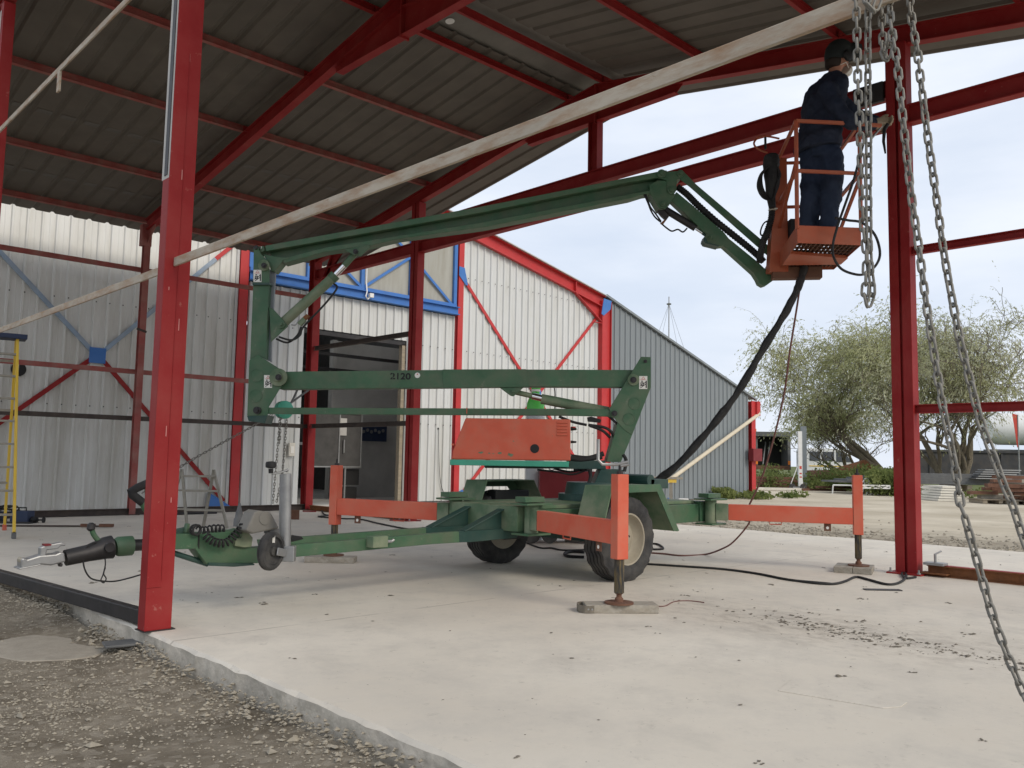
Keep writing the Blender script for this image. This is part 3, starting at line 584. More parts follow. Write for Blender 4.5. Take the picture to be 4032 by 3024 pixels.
bx('post', 'red_far', 7.56, 7.74, Y-.06, Y+.08, 0, 6.2); bx('flashing_strip', 'edge_metal', 7.49, 7.545, Y-.035, Y+.02, 0, 6.2)
bx('post', 'red_far', 13.17, 13.33, Y-.07, Y+.1, 0, rz(13.25)-.1); bx('inner_flange', 'machine_red', 13.10, 13.165, Y-.02, Y+.1, 0, rz(13.2)-.2)
# corner post with haunch
b = MB(); b.box(18.46, 18.64, Y-.16, Y-.148, 0, 5.6); b.box(18.64, 18.86, Y-.10, Y-.09, 0, 5.6); b.box(18.86, 18.875, Y-.16, Y+.02, 0, 5.6); b.box(18.46, 18.47, Y-.148, Y+.02, 0, 5.6); b.box(18.635, 18.65, Y-.148, Y-.09, 0, 5.6)
corner = b.build('corner_post', 'red_far', wk)
# gable rafter: web plate, two flanges, knee
for x0, x1 in ((AP_X, EV_X), (2*AP_X-EV_X, AP_X)):
    b = MB(); za, zb_ = rz(x0), rz(x1); h = .34
    b.prism([(x0, Y-.05, za-h), (x1, Y-.05, zb_-h), (x1, Y-.05, zb_), (x0, Y-.05, za)], (0, .012, 0))
    for o_ in (0, -h+.02):
        b.prism([(x0, Y-.15, za+o_-.02), (x1, Y-.15, zb_+o_-.02), (x1, Y-.15, zb_+o_), (x0, Y-.15, za+o_)], (0, .10, 0))
    r_ = b.build('gable_rafter', 'red_far', wk)
    b = MB(); b.prism([(x0, Y-.2, za+.005), (x1, Y-.2, zb_+.005), (x1, Y-.2, zb_+.03), (x0, Y-.2, za+.03)], (0, .3, 0)); b.build('roof_edge', 'edge_metal', r_)
b = MB(); k0, k1 = 17.36, 18.45
b.prism([(k0, Y-.045, rz(k0)-.34), (k1+.02, Y-.045, rz(k1)-.34), (k1+.02, Y-.045, 5.0)], (0, .01, 0)); b.beam((k0, Y-.1, rz(k0)-.345), (k1, Y-.1, 4.99), .10, .02, (1, 0, 1)); b.box(k0-.012, k0+.012, Y-.14, Y-.05, rz(k0)-.33, rz(k0)-.02); b.box(k1-.3, k1+.19, Y-.15, Y-.10, 4.93, 4.95); b.build('knee_plate', 'red_far', wk)
# wind braces
def brace(p0, p1, m_, w_=.075):
    b = MB(); b.beam((p0[0], Y-.045, p0[1]), (p1[0], Y-.045, p1[1]), w_, .022, (0, 1, 0)); return b.build('wind_brace', m_, wk)
c0 = (5.0, 2.69)
brace((c0[0]-.10, c0[1]+.08), (2.2, 5.42), 'blue_grey'); brace((c0[0]+.10, c0[1]+.08), (7.05, 4.77), 'blue_grey'); brace((7.05, 4.77), (7.5, 5.22), 'red_far')
brace((c0[0]-.10, c0[1]-.08), (2.1, .15), 'red'); brace((c0[0]+.10, c0[1]-.08), (7.45, .12), 'red')
b = MB(); b.box(c0[0]-.135, c0[0]+.135, Y-.075, Y-.06, c0[1]-.14, c0[1]+.13); b.build('brace_plate', 'blue_paint', wk)
b = MB(); b.prism([(7.10, Y-.07, .02), (7.58, Y-.07, .02), (7.12, Y-.07, .30)], (0, .012, 0)); b.build('gusset', 'blue_paint', wk)
brace((13.38, 5.36), (18.3, .25), 'red_far', .085); brace((18.46, 5.22), (13.45, .18), 'red_far', .085)
b = MB(); b.prism([(13.16, Y-.09, 5.68), (13.33, Y-.09, 5.67), (13.45, Y-.09, 5.25), (13.38, Y-.09, 5.25), (13.16, Y-.09, 5.46)], (0, .012, 0)); b.build('gusset', 'blue_paint', wk)
b = MB(); b.prism([(18.50, Y-.175, 5.66), (18.84, Y-.175, 5.63), (18.80, Y-.175, 5.38), (18.50, Y-.175, 5.16), (18.40, Y-.175, 5.20)], (0, .012, 0)); b.build('gusset', 'blue_paint', wk)
b = MB(); b.prism([(13.16, Y-.09, -.0), (13.36, Y-.09, .0), (13.52, Y-.09, .22), (13.42, Y-.09, .28), (13.2, Y-.09, .18)], (0, .012, 0)); b.build('gusset', 'blue_paint', wk)
b = MB(); b.box(15.85, 16.1, Y-.07, Y-.06, 2.6, 2.85); b.build('brace_plate', 'blue_paint', wk)
# blue truss band with dirty translucent panes
BT = MB(); BT.isec((7.75, Y-.09, 4.565), (13.15, Y-.09, 4.565), .19, .16, .018, .012); BT.build('blue_sill_beam', 'blue_paint', wk)
bx('blue_rail', 'blue_paint', 7.75, 13.10, Y-.10, Y-.03, 4.665, 4.735)
vx = [7.78, 9.07, 10.41, 11.74, 13.06]
for i in range(4):
    x0, x1 = vx[i], vx[i+1]; b = MB(); b.prism([(x0, Y-.01, 4.68), (x1, Y-.01, 4.68), (x1, Y-.01, min(rz(x1)-.34, 6.62)), (x0, Y-.01, min(rz(x0)-.34, 6.62))], (0, .02, 0)); b.build('window_pane', 'panel_beige', wk)
for i, x in enumerate(vx): bx('mullion', 'blue_paint', x-.045, x+.045, Y-.085, Y-.02, 4.735, 6.55)
nd = [(9.07, 5.67), (10.41, 4.72), (11.74, 5.67), (13.04, 4.66)]
for p0, p1 in ((nd[0], nd[1]), (nd[1], nd[2]), (nd[2], nd[3]), (nd[2], (10.41, 6.55)), (nd[2], (13.05, 6.54)), (nd[0], (7.8, 4.72)), (nd[0], (10.41, 6.55)), (nd[0], (7.8, 6.55))):
    b = MB(); b.beam((p0[0], Y-.065, p0[1]), (p1[0], Y-.065, p1[1]), .06, .022, (0, 1, 0)); b.build('truss_diagonal', 'blue_paint', wk)
bx('top_rail', 'blue_paint', 7.75, 13.10, Y-.075, Y-.02, 6.54, 6.62)
b = MB(); b.tube([(10.47, Y-.12, 6.0), (10.47, Y-.12, 4.85), (10.46, Y-.17, 4.62), (10.42, Y-.19, 4.52), (10.47, Y-.2, 4.46), (10.53, Y-.2, 4.52)], .016, 6); cd = b.build('conduit', 'white_paint', wk); bx('junction_box', 'white_paint', 10.5, 10.6, Y-.24, Y-.17, 4.51, 4.60, cd)
# doorway trims, switch box, wires, hole, screws
bx('door_head_rail', 'steel_dark', 9.05, 11.75, Y+.02, Y+.10, 3.58, 3.67); bx('door_jamb', 'wood', 11.60, 11.69, Y+.02, Y+.14, 0, 3.6); bx('door_jamb', 'interior_dark', 9.0, 9.06, Y+.02, Y+.14, 0, 3.6)
sb = bx('switch_box', 'wood_white', 8.77, 8.90, Y-.10, Y-.03, 1.00, 1.27, bev=.006); bx('switch_cover', 'sticker', 8.80, 8.87, Y-.108, Y-.101, 1.06, 1.20, sb)
b = MB(); b.tube(spline([(12.68, Y-.045, 1.70), (12.69, Y-.05, 1.3), (12.75, Y-.05, .6), (12.86, Y-.05, .25), (13.05, Y-.06, .02)]), .008, 5); b.build('loose_wire', 'truck_grey', wk)
b = MB(); b.lathe((12.68, Y-.032, 1.71), (0, 1, 0), [(0, .025), (.004, .025)], 12); b.build('wall_hole', 'ink', wk)
b = MB(); b.lathe((3.80, Y-.036, 2.34), (0, 1, 0), [(0, .115), (.006, .115)], 20); b.build('wall_hole', 'ink', wk)
b = MB()
for z_ in (1.80, 3.63, 5.44):
    x = -1.2+.046
    while x < 18.4:
        if not (7.5 < x < 7.8 or (9.05 < x < 11.7 and z_ < 3.69) or (7.7 < x < 13.2 and z_ > 4.4) or 13.1 < x < 13.35) and z_ < rz(x)-.4: b.lathe((x, Y-.042, z_), (0, 1, 0), [(0, .011), (.010, .013)], 6)
        x += .2255
tag(b.build('cladding_screws', 'steel_dark', wk), kind='stuff')
# shell: roof, back, interior
b = MB()
for x0, x1 in ((AP_X, EV_X), (2*AP_X-EV_X, AP_X)):
    for y0, y1 in ((.02, .5), (4.5, 16)): b.add([(x0, Y+y0, rz(x0)), (x1, Y+y0, rz(x1)), (x1, Y+y1, rz(x1)), (x0, Y+y1, rz(x0))], [(0, 1, 2, 3)])
b.build('roof', 'clad_grey', wk)
m_ = bpy.data.materials.new('added_rooflight'); m_.use_nodes = True; t_ = m_.node_tree; t_.nodes.remove(t_.nodes['Principled BSDF']); tb_ = t_.nodes.new('ShaderNodeBsdfTranslucent'); tb_.inputs['Color'].default_value = (.75, .76, .74, 1); t_.links.new(tb_.outputs[0], t_.nodes['Material Output'].inputs['Surface']); MATS['added_rooflight'] = m_
for x0, x1 in ((AP_X, EV_X), (2*AP_X-EV_X, AP_X)):
    b = MB(); b.add([(x0, Y+.5, rz(x0)), (x1, Y+.5, rz(x1)), (x1, Y+4.5, rz(x1)), (x0, Y+4.5, rz(x0))], [(0, 1, 2, 3)]); b.build('added_rooflight', 'added_rooflight', wk)  # unseen translucent roof strip, added to let sky light into the interior
b = MB(); b.box(-1.2, 18.6, Y+16, Y+16.1, -.2, 6.2); b.box(18.5, 18.6, Y+.1, Y+16, -.2, 5.7); b.box(-1.25, -1.2, Y, Y+16, -.2, 5.6); b.build('rear_wall', 'clad_grey', wk)
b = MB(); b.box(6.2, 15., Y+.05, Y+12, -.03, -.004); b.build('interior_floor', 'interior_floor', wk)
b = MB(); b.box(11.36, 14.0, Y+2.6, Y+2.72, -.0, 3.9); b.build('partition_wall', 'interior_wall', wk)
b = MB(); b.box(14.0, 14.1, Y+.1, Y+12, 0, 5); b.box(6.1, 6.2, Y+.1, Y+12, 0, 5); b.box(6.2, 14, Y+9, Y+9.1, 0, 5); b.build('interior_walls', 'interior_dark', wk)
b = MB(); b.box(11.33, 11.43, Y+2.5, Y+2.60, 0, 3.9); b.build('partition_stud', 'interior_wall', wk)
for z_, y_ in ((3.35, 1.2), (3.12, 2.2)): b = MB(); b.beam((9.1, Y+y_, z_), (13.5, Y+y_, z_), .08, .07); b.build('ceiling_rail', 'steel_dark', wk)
# things inside the doorway
cb = thing('workshop_cabinet', (10.35, Y+1.3, 0), 'dark two door cabinet on legs seen inside the open doorway', 'cabinet')
X_, Y_ = 10.82, Y+1.3
def part(nm, m_, x0, x1, y0, y1, z0, z1, par=cb, bev=0): b = MB(); b.box(x0, x1, y0, y1, z0, z1); return b.build(nm, m_, par, bevel=bev)
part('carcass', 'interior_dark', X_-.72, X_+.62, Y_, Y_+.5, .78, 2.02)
for x in (X_-.70, X_-.0, X_+.6): part('frame_bar', 'galv', x-.015, x+.015, Y_-.02, Y_, .78, 2.02)
part('frame_bar', 'galv', X_-.72, X_+.62, Y_-.021, Y_-.001, 2.0, 2.04); part('frame_bar', 'galv', X_-.72, X_+.62, Y_-.021, Y_-.001, .76, .79)
for x in (X_-.7, X_+.2): part('leg', 'galv', x-.02, x+.02, Y_, Y_+.04, 0, .77)
part('handle', 'galv', X_+.10, X_+.13, Y_-.05, Y_-.02, 1.1, 1.4); part('paper', 'interior_wall', X_+.0, X_+.18, Y_-.03, Y_-.025, 1.5, 1.9)
part('parts_bin', 'ink', X_+.2, X_+.65, Y_+.1, Y_+.5, .35, .72); part('parts_bin', 'ink', X_+.2, X_+.6, Y_+.1, Y_+.5, .02, .3)
tl = thing('tool_board', (12.6, Y+2.55, 1.42), 'dark blue board of hanging tools on the inner wall of the doorway', 'board'); b = MB(); b.box(12.2, 13.05, Y+2.55, Y+2.595, 1.42, 1.88); b.build('panel', 'dark_blue', tl)
for i in range(6): b = MB(); b.lathe((12.32+i*.12, Y+2.53, 1.66+.04*(i % 2)), (0, 1, 0), [(0, .045), (.012, .045)], 10); b.build('hanging_tool', 'galv', tl)
mh = thing('machine_head', (9.55, Y+1.6, 0), 'dark workbench machine with round gauge left in the doorway', 'machine'); b = MB(); b.box(9.15, 9.62, Y+1.0, Y+1.6, .0, 1.25); b.build('body', 'ink', mh); b = MB(); b.box(9.1, 9.7, Y+.9, Y+1.6, 1.25, 1.31); b.build('worktop', 'truck_grey', mh)
# grey lean-to on the right
GX0, GX1 = 18.885, 26.5
def gz(x): return 5.765+(x-18.73)*(3.304-5.765)/(26.849-18.73)
lt = thing('grey_lean_to', (22.7, Y, -.12), 'grey ribbed lean-to wing falling to the right beside the white workshop', 'building')
panels(GX0, GX1, -.12, lambda x: gz(x)-.04, 'clad_grey', lt, Y-.02, .25, 4, .035)
b = MB(); b.prism([(18.72, Y-.12, gz(18.72)-.02), (26.95, Y-.12, gz(26.95)-.02), (26.95, Y-.12, gz(26.95)+.05), (18.72, Y-.12, gz(18.72)+.05)], (0, .10, 0)); b.build('verge_trim', 'clad_grey', lt)
b = MB(); b.add([(18.7, Y, gz(18.7)+.03), (26.95, Y, gz(26.95)+.03), (26.95, Y+16, gz(26.95)+.03), (18.7, Y+16, gz(18.7)+.03)], [(0, 1, 2, 3)]); b.build('roof', 'clad_grey', lt)
b = MB(); b.box(26.40, 26.5, Y, Y+16, -.15, 3.35); b.build('side_wall', 'clad_grey', lt)
b = MB(); b.isec((26.68, Y-.02, -.13), (26.68, Y-.02, 3.22), .22, .26, .02, .012, up=(0, 1, 0)); pp = b.build('end_post', 'red_far', lt)
bx('meter_box', 'machine_red', 26.30, 26.88, Y-.34, Y-.14, 1.13, 1.56, pp, .01); bx('eave_cap', 'red_far', 26.80, 27.02, Y-.20, Y+.1, 2.72, 3.22, pp)
b = MB(); b.tube([(27.02, Y-.1, 3.1), (27.05, Y-.12, 2.95), (26.98, Y-.15, 2.80), (26.8, Y-.16, 2.70), (20.9, Y-.2, .17)], .065, 10); b.build('downpipe', 'beige_pipe', lt, smooth=True)
# ================================================================== trailer boom lift
LC = Vector((6.35, 5.43, 0))
lift = thing('trailer_boom_lift', LC, 'green and orange trailer mounted boom lift standing on four outriggers with raised basket', 'boom lift')
DB = 8.3
def bp(pts, D): return [onb(p[0], p[1], p[2], D) if len(p) == 3 else onb('S', p[0], p[1], D) for p in pts]
def plate(name, pts, D, th, m_='green', parent=None, bev=.004):
    b = MB(); b.prism(bp(pts, D), FH*th); return b.build(name, m_, parent or lift, bevel=bev)
def W_(c, *xy): return [(c, xy[i], xy[i+1]) for i in range(0, len(xy), 2)]
def pin(name, c, x, y, D, r, th=.03, m_='green', parent=None):
    q = onb(c, x, y, D); b = MB(); b.lathe(q, -FH, [(0, r), (th*.5, r), (th*.51, r*.55), (th, r*.5)], 20); return b.build(name, m_, parent or lift, smooth=True)
def rod(name, pts, r, m_, parent=None, seg=14, D=DB, sp=False):
    P = [onb(p[0], p[1], p[2], p[3] if len(p) > 3 else D) for p in pts]; b = MB(); b.tube(spline(P, 6) if sp else P, r, seg); return b.build(name, m_, parent or lift, smooth=True)
def sticker(c, x0, y0, x1, y1, D, parent):
    q0 = onb(c, x0, y0, D); ex = onb(c, x1, y0, D)-q0; ey = onb(c, x0, y1, D)-q0; g = -FH
    b = MB(); b.prism([q0, q0+ex, q0+ex+ey, q0+ey], g*.0015); s_ = b.build('warning_sticker', 'sticker', parent)
    def R(pts, m_, nm):
        b = MB()
        for poly in pts: b.prism([q0+ex*u+ey*v+g*.0016 for u, v in poly], g*.0008)
        b.build(nm, m_, s_)
    def bar(u0, v0, u1, v1, t):
        dx, dy = u1-u0, v1-v0; l = math.hypot(dx, dy*1.6); nx, ny = -dy*1.6/l*t, dx/l*t/1.6; return [(u0-nx, v0-ny), (u1-nx, v1-ny), (u1+nx, v1+ny), (u0+nx, v0+ny)]
    R([bar(.1, .28, .9, .28, .012), bar(.3, .24, .5, .05, .02), bar(.5, .05, .7, .24, .02), bar(.3, .24, .7, .24, .02)], 'ink_red', 'warning_triangle')
    R([bar(.86, .36, .86, .92, .07), bar(.15, .92, .8, .62, .04), bar(.1, .80, .5, .55, .035), bar(.25, .40, .45, .40, .06), bar(.22, .5, .22, .72, .05), bar(.5, .5, .5, .75, .05), bar(.22, .73, .5, .73, .05), bar(.22, .52, .5, .52, .05), bar(.55, .60, .82, .45, .04)], 'ink', 'crush_symbol')
NP, FP, BN, BW = DB-.13, DB+.118, DB-.075, .15     # near plate, far plate, boom near face, boom width
# --- lower boom, parallel rod
lb = plate('lower_boom', W_('d', 470, 140)+W_('5', 640, 738, 1200, 735, 1890, 738, 1835, 850, 1225, 846, 640, 853)+W_('d', 445, 293), BN, BW)
plate('boom_sleeve', W_('5', 655, 735, 1195, 733, 1215, 848, 660, 855), BN-.006, .005, parent=lb)
vs, fs = text_mesh('2120', .085); q = onb('5', 316, 797, BN-.003); b = MB(); b.add([q+RR*(v.x*1.17)+UP*v.y for v in vs], fs); b.build('stencil_number', 'ink', lb)
for xx in (333, 372, 413, 452): q = onb('5', xx, 777, BN-.0045); b = MB(); b.obox(q, RR*.0022, FH*.0006, UP*.03); b.build('stencil_bridge', 'green', lb)
b = MB(); b.lathe(onb('5', 493, 773, BN), -FH, [(0, .0265), (.002, .0265)], 24); b.build('round_label', 'sticker', lb)
b = MB(); b.lathe(onb('5', 493, 766, BN-.0025), -FH, [(0, .006), (.001, .006)], 10); b.build('label_mark', 'ink_red', lb)
plate('parallel_rod', W_('d', 235, 448, 300, 452)+W_('5', 1480, 990, 1720, 992, 1780, 985, 1805, 1020, 1780, 1052, 1720, 1040, 1480, 1035)+W_('d', 300, 508, 235, 508), DB-.115, .05)
for xx, yy in ((2075, 480),): b = MB(); q = onb('d', xx, yy, DB-.117); b.obox(q, RR*.004, FH*.0008, UP*.028); b.build('paint_mark', 'orange', lb)
# --- left link (two side plates, foot box)
LPoly = W_('m', 85, 1075, 155, 1030, 365, 1165, 378, 1240, 340, 1300, 245, 1455, 235, 1525, 68, 1528)
ll = plate('link_plate', LPoly, NP, .012); l2 = plate('link_plate', LPoly, FP, .012)
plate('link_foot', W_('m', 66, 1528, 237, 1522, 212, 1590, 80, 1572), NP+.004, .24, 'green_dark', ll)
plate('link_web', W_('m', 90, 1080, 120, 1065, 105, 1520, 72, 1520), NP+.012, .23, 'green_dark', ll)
for x, y in ((147, 1198), (138, 1365)):
    b = MB(); q = onb('m', x, y, NP); b.lathe(q, -FH, [(0, .064), (.004, .064), (.0041, .056), (.001, .055)], 24); b.build('pressed_boss', 'green', ll, smooth=True)
pin('pivot_pin', 'm', 327, 1215, NP, .085, .05, 'green_dusty', ll); pin('pin_nut', 'm', 327, 1215, NP-.05, .030, .03, 'steel_dark', ll); pin('pivot_pin', 'm', 155, 1485, NP, .036, .06, 'steel_dark', ll)
sticker('m', 207, 1196, 272, 1300, NP-.001, ll)
vs, fs = text_mesh('5', .03); q = onb('m', 196, 1492, DB-.118); b = MB(); b.add([q+RR*v.x+UP*v.y for v in vs], fs); b.build('painted_digit', 'sticker', ll)
# --- riser
ri = plate('riser', W_('m', 118, 445, 248, 445, 238, 650, 222, 1070, 155, 1032, 92, 1072), BN-.02, .19)
plate('riser_web', W_('m', 248, 330, 300, 350, 292, 480, 282, 640, 268, 900, 264, 1090, 222, 1068, 240, 640), DB-.02, .04, 'clad_grey', ri)
uk = plate('riser_head', W_('m', 122, 152, 150, 143, 182, 206, 236, 262, 250, 300, 250, 446, 116, 450), NP+.01, .012, parent=ri); plate('riser_head', W_('m', 122, 152, 150, 143, 182, 206, 236, 262, 250, 300, 250, 446, 116, 450), FP-.01, .012, parent=ri)
plate('head_collar', W_('m', 113, 442, 252, 440, 250, 458, 113, 458), NP+.006, .25, 'green_dark', ri, 0)
pin('pivot_pin', 'm', 208, 302, NP+.01, .055, .04, 'green_dusty', ri); pin('pin_nut', 'm', 208, 302, NP-.03, .026, .03, 'steel_dark', ri)
sticker('m', 121, 337, 186, 437, NP+.008, ri)
# --- upper boom: recessed web between two chords
ub = plate('upper_boom', W_('c', 320, 600, 2212, 262)+W_('j', 330, 240, 470, 250, 470, 420, 250, 480, 0, 530)+W_('c', 2212, 420, 1480, 520, 1230, 580, 850, 632, 470, 730, 400, 715), DB+.02, .04)
plate('top_chord', W_('c', 318, 590, 2212, 248)+W_('j', 330, 228, 440, 212, 440, 290, 330, 300, 0, 352)+W_('c', 2212, 300, 322, 640), BN, BW, parent=ub)
plate('bottom_chord', W_('c', 470, 705, 850, 606, 2212, 388)+W_('j', 0, 497, 240, 450, 250, 484, 160, 497, 0, 547)+W_('c', 2212, 432, 1480, 531, 1230, 592, 1000, 622, 850, 643, 480, 745), BN, BW, parent=ub)
plate('heel_plate', W_('m', 195, 208, 345, 235, 430, 235, 360, 262, 290, 350, 262, 345, 245, 280), BN-.004, .158, parent=ub)
plate('boom_toe', W_('m', 125, 152, 205, 140, 212, 182, 150, 200, 128, 190), BN-.012, .17, parent=ub); pin('pivot_pin', 'm', 148, 166, BN-.012, .03, .05, 'steel_dark', ub)
vs, fs = text_mesh('3', .028); q = onb('m', 178, 162, BN-.0135); b = MB(); b.add([q+RR*v.x+UP*v.y for v in vs], fs); b.build('painted_digit', 'sticker', ub)
plate('cylinder_lug', W_('c', 1005, 625, 1215, 582, 1240, 600, 1150, 680, 1090, 672), BN-.01, .02, parent=ub); plate('cylinder_lug', W_('c', 1005, 625, 1215, 582, 1240, 600, 1150, 680, 1090, 672), DB+.055, .02, parent=ub)
pin('pivot_pin', 'c', 1108, 645, BN-.01, .024, .04, 'steel_dark', ub)
# --- main lift cylinder
cy = rod('lift_cylinder', (('m', 345, 785), ('m', 765, 405)), .050, 'green_dusty'); rod('cylinder_gland', (('m', 755, 414), ('m', 790, 378)), .054, 'green', cy); rod('chrome_rod', (('m', 788, 380), ('m', 862, 303)), .030, 'chrome', cy); rod('rod_end', (('m', 860, 305), ('m', 960, 190)), .032, 'green', cy)
plate('cylinder_bracket', W_('m', 247, 640, 285, 660, 362, 745, 402, 798, 262, 925), BN-.0, .014, parent=ri); plate('cylinder_bracket', W_('m', 247, 640, 285, 660, 362, 745, 402, 798, 262, 925), DB+.06, .014, 'green_dark', ri)
pin('pivot_pin', 'm', 347, 783, BN, .040, .045, 'green', ri)
vb = plate('valve_block', W_('m', 475, 770, 520, 722, 548, 748, 505, 795), DB-.09, .05, 'green_dusty'); plate('valve_stem', W_('m', 520, 722, 552, 697, 578, 712, 545, 745), DB-.085, .04, 'rust', vb)
rod('hydraulic_hose', (('m', 775, 450), ('m', 800, 490), ('m', 700, 620), ('m', 530, 800), ('m', 500, 870), ('m', 430, 910), ('m', 330, 885)), .010, 'black_rubber', sp=True, D=DB-.08)
rod('hydraulic_hose', (('m', 510, 800), ('m', 480, 870), ('m', 400, 930), ('m', 305, 900)), .010, 'black_rubber', sp=True, D=DB-.06); rod('steel_pipe', (('m', 430, 785), ('m', 465, 785), ('m', 490, 740)), .007, 'galv', sp=True, D=DB-.08)
# --- mast plates and lower cylinder
MP = W_('5', 1943, 652, 2006, 655, 2006, 852, 1884, 1162, 1834, 1128, 1788, 1078, 1735, 992)
ms = plate('mast_plate', MP, NP, .012); plate('mast_plate', MP, FP, .012)
plate('mast_post', W_('5', 1790, 1080, 1884, 1162, 1812, 1335, 1718, 1335), NP+.005, .245, 'green'); plate('mast_web', W_('5', 1975, 660, 2003, 660, 2003, 850, 1885, 1150, 1850, 1120), NP+.012, .23, 'green_dark', ms)
for x, y in ((1900, 955), (1865, 1056)):
    b = MB(); q = onb('5', x, y, NP); b.lathe(q, -FH, [(0, .060), (.004, .060), (.0041, .052), (.001, .051)], 24); b.build('pressed_boss', 'green', ms, smooth=True)
pin('pivot_pin', '5', 1892, 803, NP, .055, .04, 'green_dusty', ms); pin('pin_nut', '5', 1892, 803, NP-.04, .03, .03, 'steel_dark', ms); pin('pivot_pin', '5', 1770, 1020, DB-.115, .045, .03, 'green', ms); pin('pin_nut', '5', 1770, 1020, DB-.15, .028, .02, 'steel_dark', ms); pin('stop_bolt', '5', 1970, 683, NP, .016, .03, 'steel_dark', ms)
sticker('5', 1930, 778, 1983, 862, NP-.001, ms)
lc = rod('lower_cylinder', (('5', 1296, 926), ('5', 1730, 1010)), .050, 'green_dusty'); rod('chrome_rod', (('5', 1236, 907), ('5', 1300, 922)), .034, 'chrome', lc); rod('rod_end', (('5', 1110, 878), ('5', 1240, 908)), .026, 'green_dusty', lc)
plate('rod_lug', W_('5', 1022, 850, 1185, 848, 1150, 880, 1115, 910, 1095, 905), BN+.01, .02, parent=lb); plate('rod_lug', W_('5', 1022, 850, 1185, 848, 1150, 880, 1115, 910, 1095, 905), DB+.05, .02, parent=lb); pin('pivot_pin', '5', 1115, 878, BN+.01, .024, .03, 'green', lb)
# --- orange hood on its teal tray, slewing frame
hd = plate('motor_hood', W_('5', 805, 1050, 1485, 1058, 1486, 1328, 716, 1318, 722, 1262), DB-.30, .62, 'orange', bev=.012)
plate('tray', W_('5', 704, 1318, 1476, 1332, 1474, 1368, 704, 1355), DB-.31, .64, 'teal')
for i in range(5):
    y = 1070+i*20; q0 = onb('5', 1398, y+10, DB-.301); q1 = onb('5', 1464, y+10, DB-.301); b = MB(); b.tube([q0, q1], .010, 8); b.build('louvre', 'orange', hd, smooth=True)
b = MB(); b.lathe(onb('5', 1253, 1248, DB-.301), -FH, [(0, .042), (.003, .042)], 24); b.build('access_hole', 'ink', hd)
rs = random.Random(5)
for (x, y, r) in ((905, 1275, 16), (958, 1277, 10), (1025, 1277, 18), (1095, 1288, 26), (1115, 1200, 6), (985, 1280, 7)):
    c_ = onb('5', x, y, DB-.3005); b = MB(); b.add([c_+RR*(math.cos(a)*r*.0015*rs.uniform(.5, 1.2))+UP*(math.sin(a)*r*.0007*rs.uniform(.5, 1.3)) for a in [k*.7 for k in range(9)]], [list(range(9))]); b.build('paint_chip', 'green_dusty', hd)
b = MB(); b.obox(onb('5', 722, 1222, DB-.30), RR*.012, FH*.02, UP*.008); b.build('hood_catch', 'orange', hd)
for y, r in ((1120, .02), (1205, .014)): q = onb('5', 1500, y, DB-.1); b = MB(); b.cyl(q-RR*.02, q+RR*.035, r, 12, r*.6); b.build('switch_knob', 'ink', hd)
b = MB(); q = onb('5', 1490, 1112, DB-.1); b.cyl(q, q+RR*.04, .011, 10); b.build('switch_knob', 'ink_red', hd)
b = MB(); q = onb('5', 1526, 1114, DB-.1); b.tube([q+RR*(.016*math.cos(a))+UP*(.016*math.sin(a)) for a in [k*2*math.pi/16 for k in range(17)]], .0016, 5); b.build('key_ring', 'galv', hd)
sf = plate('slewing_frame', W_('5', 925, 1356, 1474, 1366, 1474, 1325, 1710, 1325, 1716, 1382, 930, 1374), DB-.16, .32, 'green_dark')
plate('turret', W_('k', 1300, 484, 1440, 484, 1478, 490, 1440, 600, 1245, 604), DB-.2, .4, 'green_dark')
for pts in ((('5', 1490, 1300, 8.2), ('5', 1600, 1310, 8.2), ('5', 1700, 1280, 8.2)), (('5', 1485, 1312, 8.15), ('5', 1560, 1318, 8.15), ('5', 1690, 1300, 8.15))): rod('hose_bundle', pts, .024, 'black_rubber', sf, sp=True)
rod('hydraulic_hose', (('5', 1410, 1040, 8.2), ('5', 1500, 1075, 8.2), ('5', 1590, 1095, 8.2)), .013, 'black_rubber', sp=True); rod('hydraulic_hose', (('5', 1600, 1095, 8.15), ('5', 1700, 1110, 8.15), ('5', 1745, 1135, 8.15), ('5', 1765, 1170, 8.2)), .014, 'black_rubber', sp=True); rod('hydraulic_hose', (('5', 1610, 1100, 8.15), ('5', 1690, 1130, 8.15), ('5', 1740, 1175, 8.2)), .014, 'black_rubber', sp=True); rod('hydraulic_hose', (('5', 1735, 1040, 8.2), ('5', 1790, 1090, 8.2)), .012, 'black_rubber')
plate('valve_block', W_('5', 1595, 1045, 1620, 1040, 1685, 1060, 1680, 1080, 1600, 1072), 8.15, .06, 'ink'); rod('hydraulic_hose', (('5', 1270, 1385, 8.2), ('5', 1400, 1400, 8.2), ('5', 1500, 1415, 8.2), ('5', 1590, 1385, 8.2)), .010, 'black_rubber', sp=True); rod('hydraulic_hose', (('5', 1380, 1378, 8.25), ('5', 1480, 1398, 8.25), ('5', 1560, 1384, 8.25)), .010, 'black_rubber', sp=True); rod('hydraulic_hose', (('5', 1610, 1385, 8.1), ('5', 1615, 1440, 8.1), ('5', 1590, 1500, 8.1)), .018, 'black_rubber', sp=True); rod('hydraulic_hose', (('k', 1470, 370, 8.1), ('k', 1495, 420, 8.1), ('k', 1480, 500, 8.1)), .016, 'black_rubber', sp=True)
